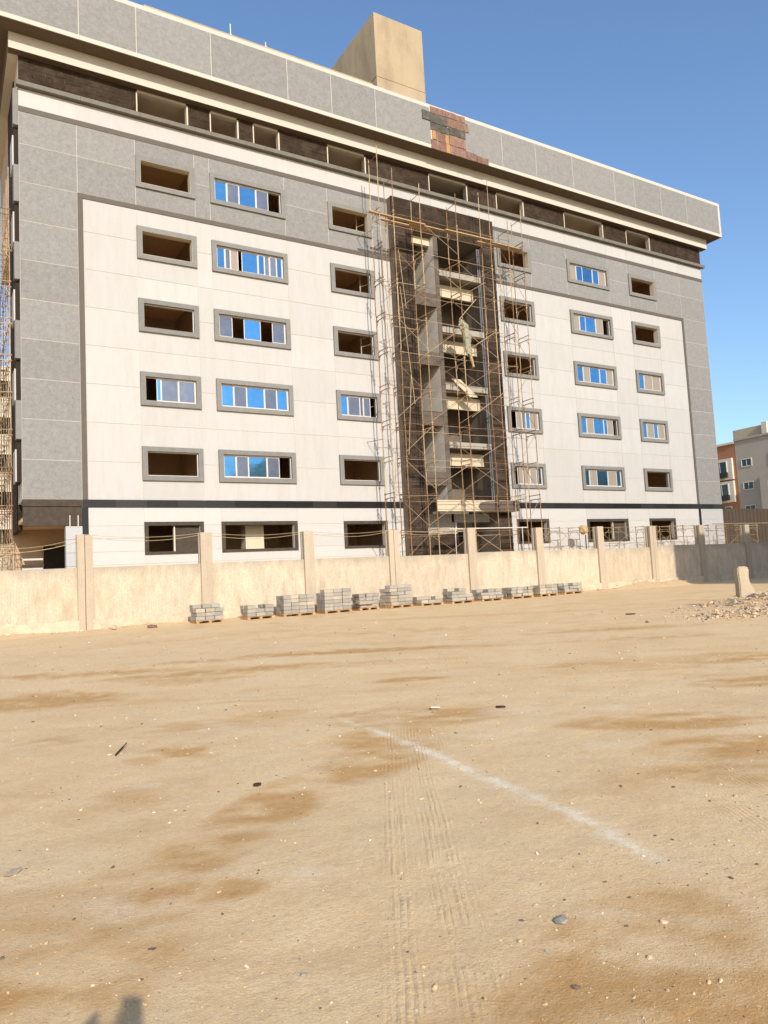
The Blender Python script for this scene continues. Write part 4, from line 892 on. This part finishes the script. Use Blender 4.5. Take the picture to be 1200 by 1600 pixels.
# low sunlit wall behind the open corner
gw = MB(); gw.box(-2, 9, 11.0, 11.2, 0, 3.3); gw.box(-2, 9, 10.95, 11.25, 3.31, 3.42); tag(gw.build('garden_wall', WALL), 'low white wall glimpsed through the open left corner of the building', 'wall')
# block behind the photographer on the right whose shade falls on the end of the boundary wall
SHB = thing('apartment_building', (70, -47, 0), 'beige apartment block across the yard whose shade falls on the right end of the wall', 'building')
OS = Vector((35.3, -36, 0)); n2 = Vector((0, 1, 0)); e2 = Vector((1, 0, 0))
b_ = MB(); b_.box(35.3, 110, -58, -36, 0, 16.4); b_.build('wall', BEIGEB, SHB)
for k in range(4):
    for u in range(6): far_window(SHB, OS, e2, n2, 4+u*12, 2.5+3.8*k, 1.8, 1.6)

# ------------------------------------------------------------------ the photographer, whose raised phone throws the shadow at the lower left
fw = Vector((math.sin(YAW), math.cos(YAW), 0)); rt = Vector((math.cos(YAW), -math.sin(YAW), 0)); base = Vector((CAM.x, CAM.y, .06))-fw*.42-rt*.09
def L(r_, f, z): return base+rt*r_+fw*f+Vector((0, 0, z))
J = {'pel': (L(0, 0, .95), .15), 'bel': (L(0, .01, 1.1), .145), 'che': (L(0, .01, 1.3), .16), 'nek': (L(0, .02, 1.46), .065), 'hd1': (L(0, .04, 1.55), .085), 'hd2': (L(0, .04, 1.63), .09)}
E = [('pel', 'bel'), ('bel', 'che'), ('che', 'nek'), ('nek', 'hd1'), ('hd1', 'hd2')]
for s, sg in (('l', -1), ('r', 1)):
    J.update({s+'hip': (L(.1*sg, 0, .9), .105), s+'kne': (L(.12*sg, .01, .5), .07), s+'ank': (L(.13*sg, 0, .1), .045), s+'toe': (L(.15*sg, .15, .04), .04),
              s+'sho': (L(.19*sg, 0, 1.4), .065), s+'elb': (L(.25*sg, .14, 1.2), .047), s+'wri': (L(.08*sg, .34, 1.5), .033)})
    E += [('pel', s+'hip'), (s+'hip', s+'kne'), (s+'kne', s+'ank'), (s+'ank', s+'toe'), ('che', s+'sho'), (s+'sho', s+'elb'), (s+'elb', s+'wri')]
    for q_, (a, b2, c2) in enumerate([(.05, .385, 1.5), (.055, .39, 1.53), (.055, .39, 1.56), (.05, .385, 1.58), (.025, .36, 1.55)]):
        J['%sf%d' % (s, q_)] = (L((.07-.003*q_)*sg, .365, b2*0+c2-.01), .012); J['%st%d' % (s, q_)] = (L((a-.02)*sg, b2, c2), .0095)
        E += [(s+'wri', '%sf%d' % (s, q_)), ('%sf%d' % (s, q_), '%st%d' % (s, q_))]
names = list(J); me = bpy.data.meshes.new('person'); me.from_pydata([J[k][0]-base for k in names], [(names.index(a), names.index(b2)) for a, b2 in E], [])
PE = link('person', me, None, base); tag(PE, 'person in dark clothes holding a phone up with both hands', 'person')
md = PE.modifiers.new('skin', 'SKIN'); sv = me.skin_vertices[0].data
for i, k in enumerate(names): sv[i].radius = (J[k][1], J[k][1]); sv[i].use_root = (k == 'pel')
PE.modifiers.new('sub', 'SUBSURF').levels = 1; PE.modifiers['sub'].render_levels = 1; me.materials.append(CLOTH)
ph = MB(); ph.obox(CAM-fw*.03+Vector((0, 0, .012)), (.078, .009, .165), Matrix((rt, fw, Vector((0, 0, 1)))).transposed())
tag(ph.build('phone', IRON), 'black phone held upright in both hands', 'phone')
print('objects', len(bpy.data.objects))
